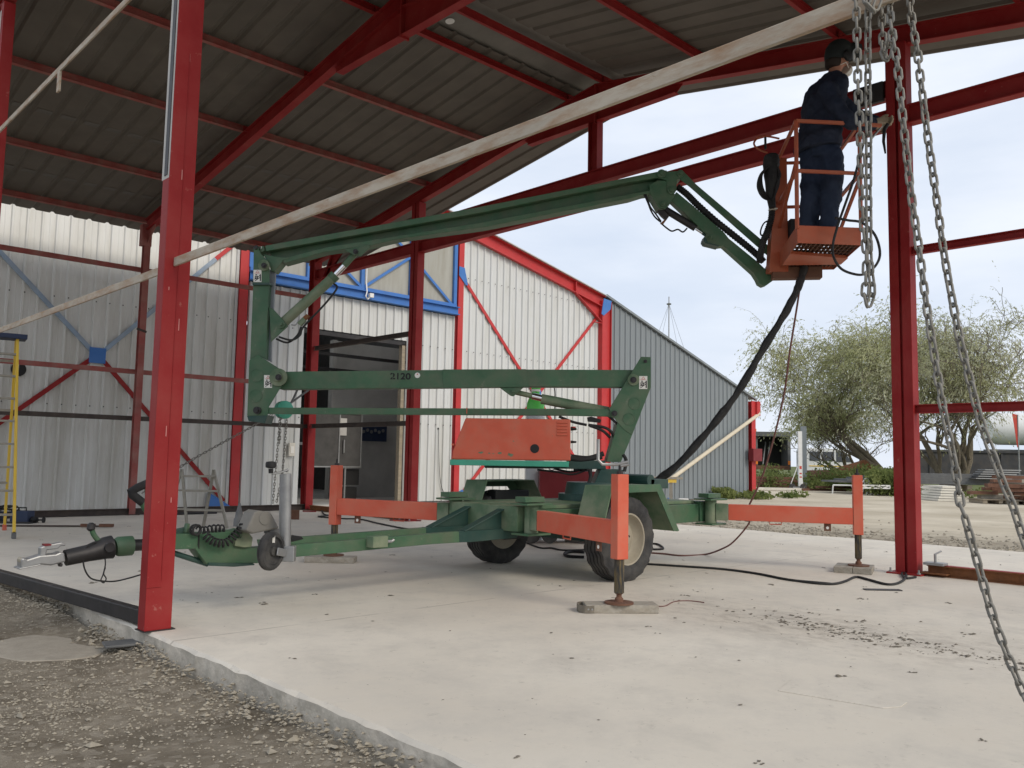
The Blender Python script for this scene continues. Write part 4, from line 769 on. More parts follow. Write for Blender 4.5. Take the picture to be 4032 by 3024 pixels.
# --- jib
JA = W_('j', 480, 560, 555, 468, 740, 622, 1120, 950, 1175, 1020, 1520, 1300, 1612, 1388, 1672, 1295, 1750, 1195, 1832, 1325, 1842, 1418, 1635, 1570, 1590, 1585, 1540, 1555, 1515, 1500, 1470, 1430, 1110, 1108, 1060, 1115, 900, 1075, 878, 1040, 885, 1000, 918, 968)
ja = plate('jib_arm', JA, DB-.055, .11); plate('jib_shoe', W_('j', 885, 1005, 905, 1020, 930, 1068, 1065, 1105, 1058, 1117, 900, 1078, 876, 1045), DB-.07, .14, 'green_dark', ja)
plate('jib_link', W_('j', 560, 238, 600, 220, 640, 226, 785, 375, 1740, 1185, 1775, 1240, 1765, 1285, 1700, 1290, 1662, 1238, 720, 405, 590, 305), DB-.09, .03)
plate('jib_link', W_('j', 560, 238, 600, 220, 640, 226, 785, 375, 1740, 1185, 1775, 1240, 1765, 1285, 1700, 1290, 1662, 1238, 720, 405, 590, 305), DB+.06, .03)
bh = plate('boom_head', W_('j', 318, 232, 420, 210, 445, 226, 600, 220, 640, 255, 610, 300, 560, 322, 553, 450, 520, 498, 465, 490, 445, 440, 440, 330, 330, 300), BN-.018, .186, parent=ub)
plate('head_bracket', W_('j', 232, 385, 330, 330, 445, 335, 460, 470, 540, 495, 500, 575, 430, 660, 350, 668, 240, 490), BN-.01, .17, parent=ub)
for x, y, r in ((375, 255, .042), (600, 255, .036), (495, 450, .042), (960, 1000, .02), (1755, 1270, .03), (395, 610, .03)): pin('pivot_pin', 'j', x, y, BN-.02, r, .03, 'green', ub)
jc = rod('jib_cylinder', (('j', 400, 668), ('j', 780, 898)), .036, 'steel_dark'); rod('chrome_rod', (('j', 780, 905), ('j', 870, 965)), .013, 'chrome', jc); rod('rod_end', (('j', 862, 958), ('j', 910, 992)), .016, 'green_dark', jc)
plate('jib_valve', W_('j', 325, 690, 400, 680, 470, 755, 430, 800, 370, 745), DB-.08, .05, 'steel_dark'); plate('valve_fitting', W_('j', 400, 700, 468, 758, 395, 855, 362, 840, 420, 790), DB-.07, .03, 'rust')
for P_ in (((170, 500), (215, 600), (250, 690), (300, 770), (370, 830)), ((190, 500), (240, 640), (300, 720), (370, 820)), ((380, 850), (440, 900), (500, 935), (570, 915), (630, 945), (680, 900))): rod('hydraulic_hose', [('j', x, y, DB-.06) for x, y in P_], .008, 'black_rubber', sp=True)
def ribbed(P, r, parent, nm='ribbed_hose'):
    P = spline(P, 14); pts = []; rr = []
    for i, p in enumerate(P): pts.append(p); rr.append(r*(1 if i % 2 else .82))
    b = MB(); b.tube(pts, rr, 10); return b.build(nm, 'black_rubber', parent)
ribbed([onb('j', x, y, DB) for x, y in ((560, 405), (680, 500), (800, 620), (1000, 800), (1200, 960), (1400, 1120), (1530, 1235), (1590, 1300))], .036, lift)
# --- basket
BNL, BNR, BFR, BFL = (2.42, 7.16), (2.985, 7.20), (3.10, 8.13), (2.58, 8.22)
def B_(p, z): return uw(p[0], p[1], z)
def lerp2(p, q, t): return (p[0]+(q[0]-p[0])*t, p[1]+(q[1]-p[1])*t)
ZB0, ZB1, ZT = 2.90, 3.055, 3.98
ring = [BNL, BNR, BFR, BFL]
b = MB()
for i in range(4):
    p, q = ring[i], ring[(i+1) % 4]; b.prism([B_(p, ZB0), B_(q, ZB0), B_(q, ZB1), B_(p, ZB1)], ((B_(ring[(i+2) % 4], 0)-B_(q, 0)).normalized())*.004)
bk = b.build('basket', 'orange_basket', lift, bevel=.002)
for i in range(9):
    t = (i+.5)/9; b = MB(); p, q = lerp2(BNL, BFL, t), lerp2(BNR, BFR, t); b.beam(B_(lerp2(p, q, .02), ZB0+.035), B_(lerp2(p, q, .98), ZB0+.035), .006, .022); b.build('grating_bar', 'brown_steel', bk)
for i in range(14):
    t = (i+.5)/14; b = MB(); p, q = lerp2(BNL, BNR, t), lerp2(BFL, BFR, t); b.beam(B_(lerp2(p, q, .02), ZB0+.03), B_(lerp2(p, q, .98), ZB0+.03), .005, .028); b.build('grating_bar', 'brown_steel', bk)
b = MB(); c_ = [lerp2(BNL, BFL, .32), lerp2(BNR, BFR, .46), lerp2(BNR, BFR, .72), lerp2(BNL, BFL, .74)]; b.prism([B_(p, ZB0-.012) for p in c_], UP*.03); b.build('basket_crossplate', 'orange_basket', bk, bevel=.003)
b = MB(); c_ = [lerp2(BFL, BFR, -.12), lerp2(BFL, BFR, .75), lerp2(lerp2(BFL, BNL, .12), lerp2(BFR, BNR, .12), .75), lerp2(lerp2(BFL, BNL, .12), lerp2(BFR, BNR, .12), -.12)]; b.prism([B_(p, ZB0-.10) for p in c_], UP*.11); b.build('basket_mount', 'brown_steel', bk, bevel=.004)
mc = uw(2.535, 8.16, 0); b = MB(); b.hexa([mc-RR*.075-FH*.08+UP*2.86, mc+RR*.11-FH*.08+UP*2.86, mc+RR*.11+FH*.05+UP*2.86, mc-RR*.075+FH*.05+UP*2.86, mc+RR*.0-FH*.08+UP*3.99, mc+RR*.105-FH*.08+UP*3.99, mc+RR*.105+FH*.05+UP*3.99, mc+RR*.0+FH*.05+UP*3.99]); b.build('basket_mast', 'orange_basket', bk, bevel=.006)
def rail(nm, a, z0, c, z1, r=.014, sq=True):
    b = MB(); b.beam(B_(a, z0), B_(c, z1), .028, .028) if sq else b.tube([B_(a, z0), B_(c, z1)], r, 8); return b.build(nm, 'orange_basket', bk, bevel=.003 if sq else 0)
for p in (BNL, BNR, BFR): rail('guard_post', p, ZB1-.03, p, ZT)
for i in range(4): p, q = ring[i], ring[(i+1) % 4]; rail('top_rail', p, ZT, q, ZT); rail('mid_rail', p, 3.535, q, 3.535)
rail('side_brace', lerp2(BNL, BFL, .05), 3.6, BFL, 3.25); rail('side_brace', BFR, 3.12, BNR, 3.5); rail('low_rail', BFL, 3.25, BFR, 3.25)
rail('guard_hook', BNR, ZT, (3.19, 7.23), ZT)
b = MB(); b.tube(spline([onb('q', x, y, 8.2) for x, y in ((430, 245), (330, 225), (235, 225), (180, 275), (185, 320), (240, 360), (310, 385))], 5), .010, 8); b.build('grab_handle', 'orange_basket', bk, smooth=True)
# black hose bundle tied to the mast
b = MB(); P_ = [onb('q', x, y, 7.95) for x, y in ((345, 400), (350, 470), (345, 560), (350, 700), (345, 820), (360, 940))]; b.tube(spline(P_, 5), [.04, .06, .07, .068, .075, .078, .075, .08, .076, .072, .07, .066, .068, .064, .06, .058, .055, .052, .05, .046, .044, .04, .038, .036, .034, .034], 10); hb = b.build('hose_bundle', 'black_rubber', bk, smooth=True)
for k in range(5):
    dx = -22*k; P_ = [onb('q', x, y, 7.92-.01*k) for x, y in ((330, 520), (260+dx*.2, 600), (255+dx*.5, 700+k*6), (285+dx*.3, 790+k*10), (345, 870))]; b = MB(); b.tube(spline(P_, 5), .009, 6); b.build('hose_loop', 'black_rubber', hb, smooth=True)
for k in range(3):
    P_ = [onb('q', x, y, 7.92-.01*k) for x, y in ((380, 480), (420+10*k, 600), (425-10*k, 700), (390, 800), (360, 860))]; b = MB(); b.tube(spline(P_, 5), .009, 6); b.build('hose_loop', 'black_rubber', hb, smooth=True)
b = MB(); b.tube(spline([onb('q', x, y, 8.1) for x, y in ((345, 1060), (280, 1090), (245, 1160), (250, 1215), (330, 1240))], 5), .008, 6); b.build('hose_loop', 'black_rubber', hb, smooth=True)
ribbed([onb('q', x, y, 8.1) for x, y in ((360, 930), (350, 1050), (310, 1180), (265, 1290), (240, 1420), (235, 1490))], .036, bk)
b = MB(); q = onb('q', 366, 955, 8.06); b.obox(q, RR*.036, FH*.038, UP*.004); b.build('cable_tie', 'sticker', hb)
b = MB(); q = onb('q', 290, 290, 8.1); b.cyl(q-UP*.06, q+UP*.06, .012, 8); b.build('joystick', 'ink', bk)
b = MB(); b.obox(uw(2.75, 8.08, 3.28), RR*.10, FH*.05, UP*.09); b.build('control_box', 'ink', bk, bevel=.006)

# --- chassis along X
def lbox(nm, m_, x0, x1, y0, y1, z0, z1, parent=lift, bev=.005): b = MB(); b.box(x0, x1, y0, y1, z0, z1); return b.build(nm, m_, parent, bevel=bev)
lbox('front_crossbeam', 'green_dusty', 4.90, 5.07, 5.02, 5.86, .42, .625)
lbox('rear_crossbeam', 'green', 7.36, 7.54, 4.91, 5.99, .42, .625)
lbox('deck_plate', 'green_dusty', 5.075, 7.35, 4.98, 5.90, .60, .632)
for y in (4.93, 5.85): lbox('side_member', 'green', 5.075, 7.355, y-.0, y+.10, .42, .598)
lbox('axle_beam', 'green_dark', 5.74, 5.86, 4.80, 6.10, .30, .42)
b = MB(); b.lathe((6.35, 5.43, .633), (0, 0, 1), [(0, .36), (.06, .36), (.061, .30), (.17, .28)], 32); b.build('slewing_ring', 'green_dark', lift, smooth=True)
lbox('deck_box', 'green_dusty', 5.95, 6.3, 5.0, 5.22, .633, .73)
b = MB(); b.cyl((6.66, 5.00, .83), (6.66, 5.35, .83), .06, 16); b.obox((6.80, 5.10, .80), V(.14, 0, 0), V(0, .10, 0), V(0, 0, .045)); b.cyl((6.66, 5.2, .633), (6.66, 5.2, .80), .05, 12); b.build('slewing_motor', 'green_dark', lift, bevel=.004)
for sx, sy in ((5.0, 4.96), (5.0, 5.92), (7.45, 4.85), (7.45, 6.05)):
    b = MB(); b.cyl((sx, sy, .40), (sx, sy, .64), .058, 18); hs = b.build('swivel_hinge', 'green_dusty', lift, smooth=True)
    b = MB(); b.obox((sx, sy, .648), V(.15, 0, 0), V(0, .10, 0), V(0, 0, .008)); b.obox((sx-.02, sy, .685), V(.11, 0, 0), V(0, .06, 0), V(0, 0, .022)); b.build('hinge_cap', 'green', hs, bevel=.003)
    b = MB(); b.obox((sx, sy, .405), V(.13, 0, 0), V(0, .10, 0), V(0, 0, .008)); b.build('hinge_foot', 'green', hs, bevel=.003)
def outrigger(sx, sy, ex, ey, crank):
    d = Vector((ex-sx, ey-sy, 0)).normalized(); s0 = Vector((sx, sy, .525)); e0 = Vector((ex, ey, .525))
    b = MB(); b.beam(s0+d*.05, s0+d*.17, .088, .165); ar = b.build('outrigger_root', 'green_dusty', lift, bevel=.004)
    b = MB(); b.beam(s0+d*.172, e0-d*.046, .08, .158); am = b.build('outrigger_arm', 'orange', lift, bevel=.006)
    b = MB(); a = Vector((-d.y, d.x, 0)); b.obox(Vector((ex, ey, .635)), d*.044, a*.044, UP*.285); po = b.build('outrigger_post', 'orange', lift, bevel=.005)
    b = MB(); b.cyl((ex, ey, .125), (ex, ey, .352), .034, 8); lg = b.build('inner_leg', 'leg_paint', po)
    b = MB(); b.lathe((ex, ey, .055), (0, 0, 1), [(0, .098), (.012, .098), (.013, .03), (.035, .028), (.045, .018), (.062, .018), (.064, .026), (.075, .026)], 20); b.build('foot_disc', 'brown_steel', po, smooth=True)
    b = MB(); b.lathe((ex, ey, .921), (0, 0, 1), [(0, .022), (.02, .022), (.021, .010), (.06, .010)], 10); sc = b.build('screw_head', 'steel_dark', po)
    if crank:
        b = MB(); b.tube(spline([(ex, ey, .975), Vector((ex, ey, .985))+RR*.05, Vector((ex, ey, .99))+RR*.06], 4), .010, 8); c0 = Vector((ex, ey, .985))
        b.tube([c0+RR*.055+UP*.02, c0-RR*.02, c0-RR*.12+UP*.0, c0-RR*.15+UP*.03, c0-RR*.15+UP*.17], .011, 8); b.build('crank_handle', 'galv', sc, smooth=True)
    m_ = s0.lerp(e0, .80)-UP*.085; b = MB(); b.obox(m_-UP*.03, d*.032, a*.005, UP*.035); tb = b.build('lock_tab', 'brown_steel', am); b = MB(); b.lathe(m_-UP*.035-a*.0055*(1 if a.dot(FH) > 0 else -1), a*(-1 if a.dot(FH) > 0 else 1), [(0, .014), (.001, .014)], 12); b.build('tab_hole', 'sticker', tb)
    m2 = s0.lerp(e0, .45)-UP*.08; b = MB(); b.tube([m2-d*.06, m2-d*.055-UP*.025, m2+d*.055-UP*.025, m2+d*.06], .006, 6); b.build('pull_loop', 'orange', am)
outrigger(5.0, 4.96, 4.58, 3.70, True); outrigger(5.0, 5.92, 4.54, 7.175, False); outrigger(7.45, 4.85, 8.165, 3.668, False); outrigger(7.45, 6.05, 8.15, 7.2, False)
# wheels
def wheel(yc, out):
    R0, rr_, hw = .356, .212, .116; b = MB(); seg = 72
    prof = [(-hw*.80, rr_), (-hw, rr_+.03), (-hw*1.06, .275), (-hw*.98, R0-.035), (-hw*.80, R0-.006)]
    for k in range(5):
        t0 = -hw*.78+k*hw*.33; prof += [(t0, R0), (t0+hw*.22, R0), (t0+hw*.235, R0-.010), (t0+hw*.315, R0-.010)]
    prof += [(hw*.86, R0-.006), (hw*.98, R0-.035), (hw*1.06, .275), (hw, rr_+.03), (hw*.80, rr_)]
    c = Vector((5.79, yc, R0-.003)); d = Vector((0, 1, 0)); vs = []; n = len(prof)
    for i, (t, r) in enumerate(prof):
        for k in range(seg):
            a = k*2*math.pi/seg; tt, r2 = t, r
            if r > R0-.012: tt += .006*(1 if (k//2) % 2 else -1)
            if i in (4, 5, n-6) and (k % 4) == 0: r2 = r-.004
            vs.append(c+d*tt+Vector((math.cos(a), 0, math.sin(a)))*r2)
    b.add(vs, [(i*seg+k, i*seg+(k+1) % seg, (i+1)*seg+(k+1) % seg, (i+1)*seg+k) for i in range(n-1) for k in range(seg)])
    wh = bpy.data.objects.new('wheel', None); link(wh, c, lift); wh.empty_display_size = .1
    b.build('tyre', 'tyre', wh, smooth=True)
    b = MB(); b.lathe(c, d*out, [(-hw*.8, rr_+.004), (hw*.75, rr_+.006), (hw*.85, rr_+.008), (hw*.84, rr_-.006), (hw*.60, rr_-.016), (hw*.30, rr_-.03), (hw*.12, rr_-.055), (hw*.25, rr_-.09), (hw*.42, .085), (hw*.44, .070), (hw*.44, .045), (hw*.40, .040), (hw*.40, .001)], 40); rm = b.build('rim', 'rim', wh, smooth=True)
    for k in range(5):
        a = k*2*math.pi/5+.3; b = MB(); b.lathe(c+d*out*hw*.42+Vector((math.cos(a), 0, math.sin(a)))*.058, d*out, [(0, .011), (.012, .010)], 6); b.build('wheel_nut', 'steel_dark', rm)
    b = MB(); b.lathe(c+d*out*hw*.40, d*out, [(0, .034), (.03, .032), (.036, .02)], 16); b.build('hub_cap', 'rim', rm, smooth=True)
wheel(4.675, -1); wheel(6.205, 1)
# mudguards: three bent plates each, a flanged cut-out on the far one
def guard(y0, y1, inner):
    xs = [(5.36, .40), (5.50, .805), (6.14, .81), (6.42, .40)]; g = MB(); t = .010
    for (xa, za), (xb, zb) in zip(xs[:-1], xs[1:]): g.prism([(xa, y0, za), (xb, y0, zb), (xb, y1, zb), (xa, y1, za)], Vector((zb-za, 0, -(xb-xa))).normalized()*t)
    o = g.build('mudguard', 'green_dusty', lift, bevel=.003); ys = y1-.012 if inner > 0 else y0
    s = MB(); hole = [(5.56, .70), (5.62, .765), (6.04, .77), (6.12, .70)]
    s.prism([(5.51, ys, .795), (6.13, ys, .80), (6.33, ys, .54), (6.22, ys, .54), (6.05, ys, .735), (5.62, ys, .735), (5.50, ys, .54), (5.42, ys, .54)], (0, .010, 0)); s.build('mudguard_side', 'green', o)
guard(4.52, 4.82, 1); guard(6.06, 6.36, 1)
b = MB(); b.prism([(5.50, 4.512, .812), (6.145, 4.512, .817), (6.43, 4.512, .40), (6.345, 4.512, .40), (6.10, 4.512, .752), (5.50, 4.512, .745)], (0, .009, 0)); b.build('mudguard_flange', 'green', lift, bevel=.002)
lbox('spring_pack', 'ink', 5.60, 6.05, 6.04, 6.16, .62, .71)
lbox('brake_drum', 'steel_dark', 5.70, 5.96, 6.0, 6.10, .24, .46)
# drawbar: two rails, gussets, nose
RY0, RY1 = 5.19, 5.61
def rails(pts, y, th, nm, m_, parent=lift, bev=.004):
    P = [ony(c, x, yy, RY0) for c, x, yy in pts]; b = MB(); b.prism([V(p.x, y, p.z) for p in P], (0, th, 0)); return b.build(nm, m_, parent, bevel=bev)
railp = W_('o', 1720, 1095)+W_('p', 400, 895, 1100, 855, 1130, 975, 560, 1046, 0, 1080)+W_('o', 1755, 1246)
gus = W_('p', 470, 893, 1050, 572, 1110, 578, 1112, 858, 520, 892)
for y in (RY0, RY1):
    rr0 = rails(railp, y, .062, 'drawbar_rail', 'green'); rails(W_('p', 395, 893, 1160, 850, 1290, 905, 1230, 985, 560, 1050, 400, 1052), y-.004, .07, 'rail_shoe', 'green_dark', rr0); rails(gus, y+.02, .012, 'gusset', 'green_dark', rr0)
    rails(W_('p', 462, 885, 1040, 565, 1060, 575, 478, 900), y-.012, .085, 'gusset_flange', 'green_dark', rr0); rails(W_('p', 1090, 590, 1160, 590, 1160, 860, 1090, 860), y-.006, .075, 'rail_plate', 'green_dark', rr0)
b = MB(); q = ony('p', 1180, 980, RY0); b.box(3.55, 3.68, RY0-.09, RY0-.001, .36, .44); st = b.build('stub_socket', 'green_dusty', lift, bevel=.004); b = MB(); b.tube([(3.69, RY0-.045, .395), (3.74, RY0-.045, .395), (3.76, RY0-.045, .405)], .012, 8); b.build('pull_pin', 'galv', st)
def nose(pts, y0, th, nm, m_, parent=lift, pl=5.36, bev=.004):
    P = [ony(c, x, yy, pl) for c, x, yy in pts]; b = MB(); b.prism([V(p.x, y0, p.z) for p in P], (0, th, 0)); return b.build(nm, m_, parent, bevel=bev)
nb = nose(W_('n', 2100, 330)+W_('o', 275, 962, 570, 950, 840, 935, 1150, 905, 1215, 1000, 1230, 1130, 1365, 1130, 1720, 1095, 1760, 1246, 1360, 1318, 690, 1345, 530, 1140, 270, 1150)+W_('n', 2100, 545), 5.36, .13, 'drawbar_nose', 'green')
nose(W_('o', 690, 1310, 760, 1312, 1255, 1322, 1258, 1340, 1000, 1362, 680, 1348), 5.34, .17, 'nose_plate', 'green_dark', nb); nose(W_('o', 1080, 920, 1150, 900, 1225, 1000, 1210, 1110, 1120, 1120, 1000, 1100, 1010, 1010, 1090, 1000), 5.33, .19, 'nose_bracket', 'green_dusty', nb)
def tubeY(pts, r, nm, m_, parent=lift, pl=5.43, seg=14, sp=False):
    P = [ony(p[0], p[1], p[2], p[3] if len(p) > 3 else pl) for p in pts]; b = MB(); b.tube(spline(P, 6) if sp else P, r, seg); return b.build(nm, m_, parent, smooth=True)
tubeY(W_('o', 255, 1190, 690, 1330), .018, 'nose_strut', 'green_dark', nb)
tubeY(W_('n', 1640, 465, 2150, 440), .036, 'drawbar_tube', 'steel_dark'); sk = tubeY(W_('n', 1430, 488, 1470, 480, 1640, 468), [.050, .060, .060], 'drawbar_socket', 'green'); tubeY(W_('n', 810, 622, 1100, 560, 1300, 500, 1390, 485), [.047, .050, .066, .070], 'drawbar_knuckle', 'steel_dark'); q = ony('n', 1360, 490, 5.36); b = MB(); b.lathe(q, (0, -1, 0), [(0, .030), (.014, .028)], 16); b.build('knuckle_bolt', 'steel_dark', sk)
cpP = W_('n', 262, 640, 300, 620, 345, 640, 500, 592, 600, 585, 700, 575, 760, 548, 805, 560, 818, 672, 640, 718, 510, 706, 262, 760)
cp_ = nose(cpP, 5.385, .09, 'ball_coupling', 'galv', pl=5.385, bev=.012); nose(W_('n', 240, 752, 510, 700, 512, 712, 242, 770), 5.37, .12, 'coupling_lip', 'galv', cp_, 5.37); nose(W_('n', 500, 600, 505, 495, 560, 470, 770, 428, 825, 450, 815, 472, 760, 475, 715, 510, 585, 525, 572, 595), 5.405, .05, 'coupling_handle', 'galv', cp_, 5.405, .01); nose(W_('n', 552, 452, 640, 448, 640, 468, 555, 475), 5.40, .05, 'lock_button', 'machine_red', cp_, 5.40, 0); nose(W_('n', 250, 640, 290, 615, 320, 650, 330, 735, 270, 742), 5.39, .08, 'coupling_nose', 'rim', cp_, 5.39, .012); nose(W_('n', 735, 690, 785, 690, 780, 730, 745, 735), 5.40, .04, 'coupling_bolt', 'steel_dark', cp_, 5.40)
tubeY(W_('n', 1135, 235, 1160, 320, 1210, 390, 1265, 430), .015, 'brake_lever', 'green', sp=True); b = MB(); q = ony('n', 1132, 235, 5.43); b.lathe(q-UP*.025, (0, 0, 1), [(0, .012), (.012, .024), (.04, .022), (.05, .01)], 12); b.build('lever_knob', 'steel_dark', lift, smooth=True)
tubeY(W_('n', 1300, 600, 1310, 700, 1280, 830, 1255, 900, 1290, 930, 1320, 880, 1290, 820, 1310, 740), .004, 'breakaway_cable', 'steel_dark', sp=True, seg=5, pl=5.4); tubeY(W_('n', 1200, 430, 1100, 460, 1050, 560, 1040, 700, 1090, 830, 1180, 895, 1400, 915, 1600, 875, 1800, 815), .005, 'breakaway_cable', 'black_rubber', sp=True, seg=5, pl=5.4)
hb_ = tubeY(W_('b', 1315, 1100, 1200, 1150, 1135, 1190, 1150, 1210, 1240, 1280), .026, 'handbrake_grip', 'black_rubber', pl=5.5); tubeY(W_('b', 1230, 1270, 1300, 1390, 1330, 1500), .020, 'handbrake_arm', 'green', pl=5.5); tubeY(W_('b', 1275, 1160, 1280, 1230, 1265, 1280), .012, 'handbrake_pawl', 'green', pl=5.5)
nose(W_('o', 415, 945, 440, 830, 470, 825, 462, 945), 5.40, .05, 'lever_bracket', 'green', nb, 5.40); nose(W_('o', 285, 900, 420, 870, 420, 940, 285, 960), 5.44, .03, 'lever_link', 'green_dark', nb, 5.44)
# suzi coil, plug, tin hood
cl = spline([ony('o', x, y, 5.38) for x, y in ((560, 900), (640, 915), (760, 890), (900, 890))], 22); cl2 = spline([ony('o', x, y, 5.30) for x, y in ((640, 960), (760, 1050), (900, 1070), (1000, 1000), (1090, 900), (1150, 830))], 26)
for P_ in (cl, cl2):
    pts = []; ds = [0.]
    for i in range(1, len(P_)): ds.append(ds[-1]+(P_[i]-P_[i-1]).length)
    nt = int(ds[-1]/.026); i = 0
    for k in range(nt*9+1):
        s_ = ds[-1]*k/(nt*9)
        while i < len(ds)-2 and ds[i+1] < s_: i += 1
        p_ = P_[i].lerp(P_[i+1], (s_-ds[i])/max(1e-6, ds[i+1]-ds[i])); tg = (P_[i+1]-P_[i]).normalized(); n1 = tg.cross(Vector((0, 1, 0))).normalized(); a_ = k*2*math.pi/9
        pts.append(p_+Vector((0, .024*math.cos(a_), 0))+n1*(.024*math.sin(a_)))
    b = MB(); b.tube(pts, .006, 6); b.build('coiled_cable', 'black_rubber', lift, smooth=True)
for (x, y) in ((545, 905), (1160, 825)): b = MB(); q = ony('o', x, y, 5.34); b.tube([q+Vector((.03*math.cos(a), .02*math.sin(a*.5), .03*math.sin(a))) for a in [k*.5 for k in range(26)]], .008, 6); b.build('coiled_cable', 'black_rubber', lift, smooth=True)
nose(W_('o', 575, 960, 590, 960, 585, 1140, 570, 1100), 5.352, .006, 'cable_end', 'black_rubber', nb, 5.352, 0)
b = MB(); q = ony('o', 1072, 860, 5.6); b.lathe(q, (0, 0, 1), [(0, .036), (.05, .034), (.062, .027), (.10, .023), (.105, .018), (.16, .007)], 16); b.build('gaiter', 'truck_grey', lift, smooth=True)
th_ = nose(W_('o', 1165, 915, 1270, 690, 1320, 662, 1440, 678, 1480, 690, 1585, 885, 1250, 956), 5.20, .15, 'tin_cover', 'tin_grey', pl=5.20, bev=.012); b = MB(); q = ony('o', 1405, 760, 5.198); b.lathe(q, (0, -1, 0), [(0, .045), (.004, .043)], 20); b.build('worn_disc', 'tin_grey', th_); nose(W_('o', 1470, 905, 1590, 890, 1590, 960, 1480, 965), 5.25, .1, 'cover_foot', 'truck_grey', nb, 5.25); nose(W_('o', 1720, 990, 1860, 985, 1885, 1020, 1740, 1055), 5.4, .15, 'cover_tail', 'ink', nb, 5.4)
# jockey wheel
jt = tubeY(W_('o', 1662, 208, 1658, 700, 1655, 1160), .035, 'jockey_tube', 'galv', pl=5.08, seg=20); tubeY(W_('o', 1605, 215, 1600, 700, 1600, 940), .012, 'jockey_rib', 'galv', jt, 5.10); tubeY(W_('o', 1690, 150, 1665, 180), .008, 'crank_pin', 'galv', jt, 5.08)
tubeY(W_('o', 1680, 160, 1590, 190, 1490, 212), .007, 'crank_arm', 'galv', jt, 5.07); tubeY(W_('o', 1475, 200, 1474, 145), .015, 'crank_grip', 'ink', jt, 5.07); q = ony('o', 1473, 140, 5.07); b = MB(); b.lathe(q, (0, 0, 1), [(0, .015), (.006, .033), (.03, .035), (.042, .030), (.046, .01)], 16); b.build('crank_knob', 'ink', jt, smooth=True)
wc = ony('o', 1480, 1168, 5.02); ax = (RR*.93-FH*.37).normalized()
b = MB(); b.lathe(wc-ax*.026, ax, [(0, .095), (0, .110), (.008, .121), (.016, .123), (.018, .119), (.024, .119), (.026, .123), (.036, .121), (.048, .110), (.05, .09), (.035, .085), (.035, .03), (.05, .028), (.05, .001)], 32); jw = b.build('jockey_tyre', 'tyre', jt, smooth=True)
b = MB(); fb = wc+ax*.045; ft = ony('o', 1690, 1200, 5.05); b.beam(fb, ft, .05, .01, ax); b.beam(fb-ax*.09, ft-ax*.05, .05, .01, ax); b.obox(ft, RR*.045, FH*.03, UP*.05); b.build('jockey_fork', 'galv', jt, bevel=.006)
b = MB(); q = wc+ax*.026+UP*.075-RR*.01; b.obox(q, RR*.008, ax*.001, UP*.022); b.build('jockey_label', 'sticker', jw)
# ================================================================== worker in the basket
PD = 7.46; FA = math.radians(33); PF = RR*math.cos(FA)+FH*math.sin(FA); PR = RR*math.sin(FA)-FH*math.cos(FA)      # facing, right-hand side
ZF = ZB0+.05
def pv(x, y, lat=0., fwd=0.): return onb('v', x, y, PD)+PR*lat+PF*fwd
def loft(b, rings, seg=20):     # ring: centre, axis a, axis b, ra, rb
    vs = []
    for c, a, bb, ra, rb_ in rings: vs += [Vector(c)+a*(ra*math.cos(k*2*math.pi/seg))+bb*(rb_*math.sin(k*2*math.pi/seg)) for k in range(seg)]
    n = len(rings); b.add(vs, [(i*seg+k, i*seg+(k+1) % seg, (i+1)*seg+(k+1) % seg, (i+1)*seg+k) for i in range(n-1) for k in range(seg)]+[tuple(range(seg))[::-1], tuple(range((n-1)*seg, n*seg))])
def limb(b, pts, rs, seg=14): b.tube(spline(pts, 5), [rs[min(i//5, len(rs)-2)]+(rs[min(i//5+1, len(rs)-1)]-rs[min(i//5, len(rs)-2)])*(i % 5)/5 for i in range((len(pts)-1)*5)]+[rs[-1]], seg)
def fuse(o, vox, it=6, fold=0.):
    r = o.modifiers.new('remesh', 'REMESH'); r.mode = 'VOXEL'; r.voxel_size = vox; r.use_smooth_shade = True
    s_ = o.modifiers.new('smooth', 'SMOOTH'); s_.iterations = it; s_.factor = .5
    if fold:
        tx = bpy.data.textures.get('cloth_folds') or bpy.data.textures.new('cloth_folds', 'CLOUDS'); tx.noise_scale = .11; tx.noise_depth = 3
        d = o.modifiers.new('folds', 'DISPLACE'); d.texture = tx; d.strength = fold; d.mid_level = .5; d.texture_coords = 'GLOBAL'
    return o
person = thing('person', pv(530, 1000)*1, 'worker in navy work clothes, black cap and white dust mask in the orange basket', 'person')
person.location.z = ZF; WO[person.name].z = ZF
def Zset(p, z): q = Vector(p); q.z = z; return q
hipc = pv(540, 800); kneeR = pv(590, 1060, .0); 
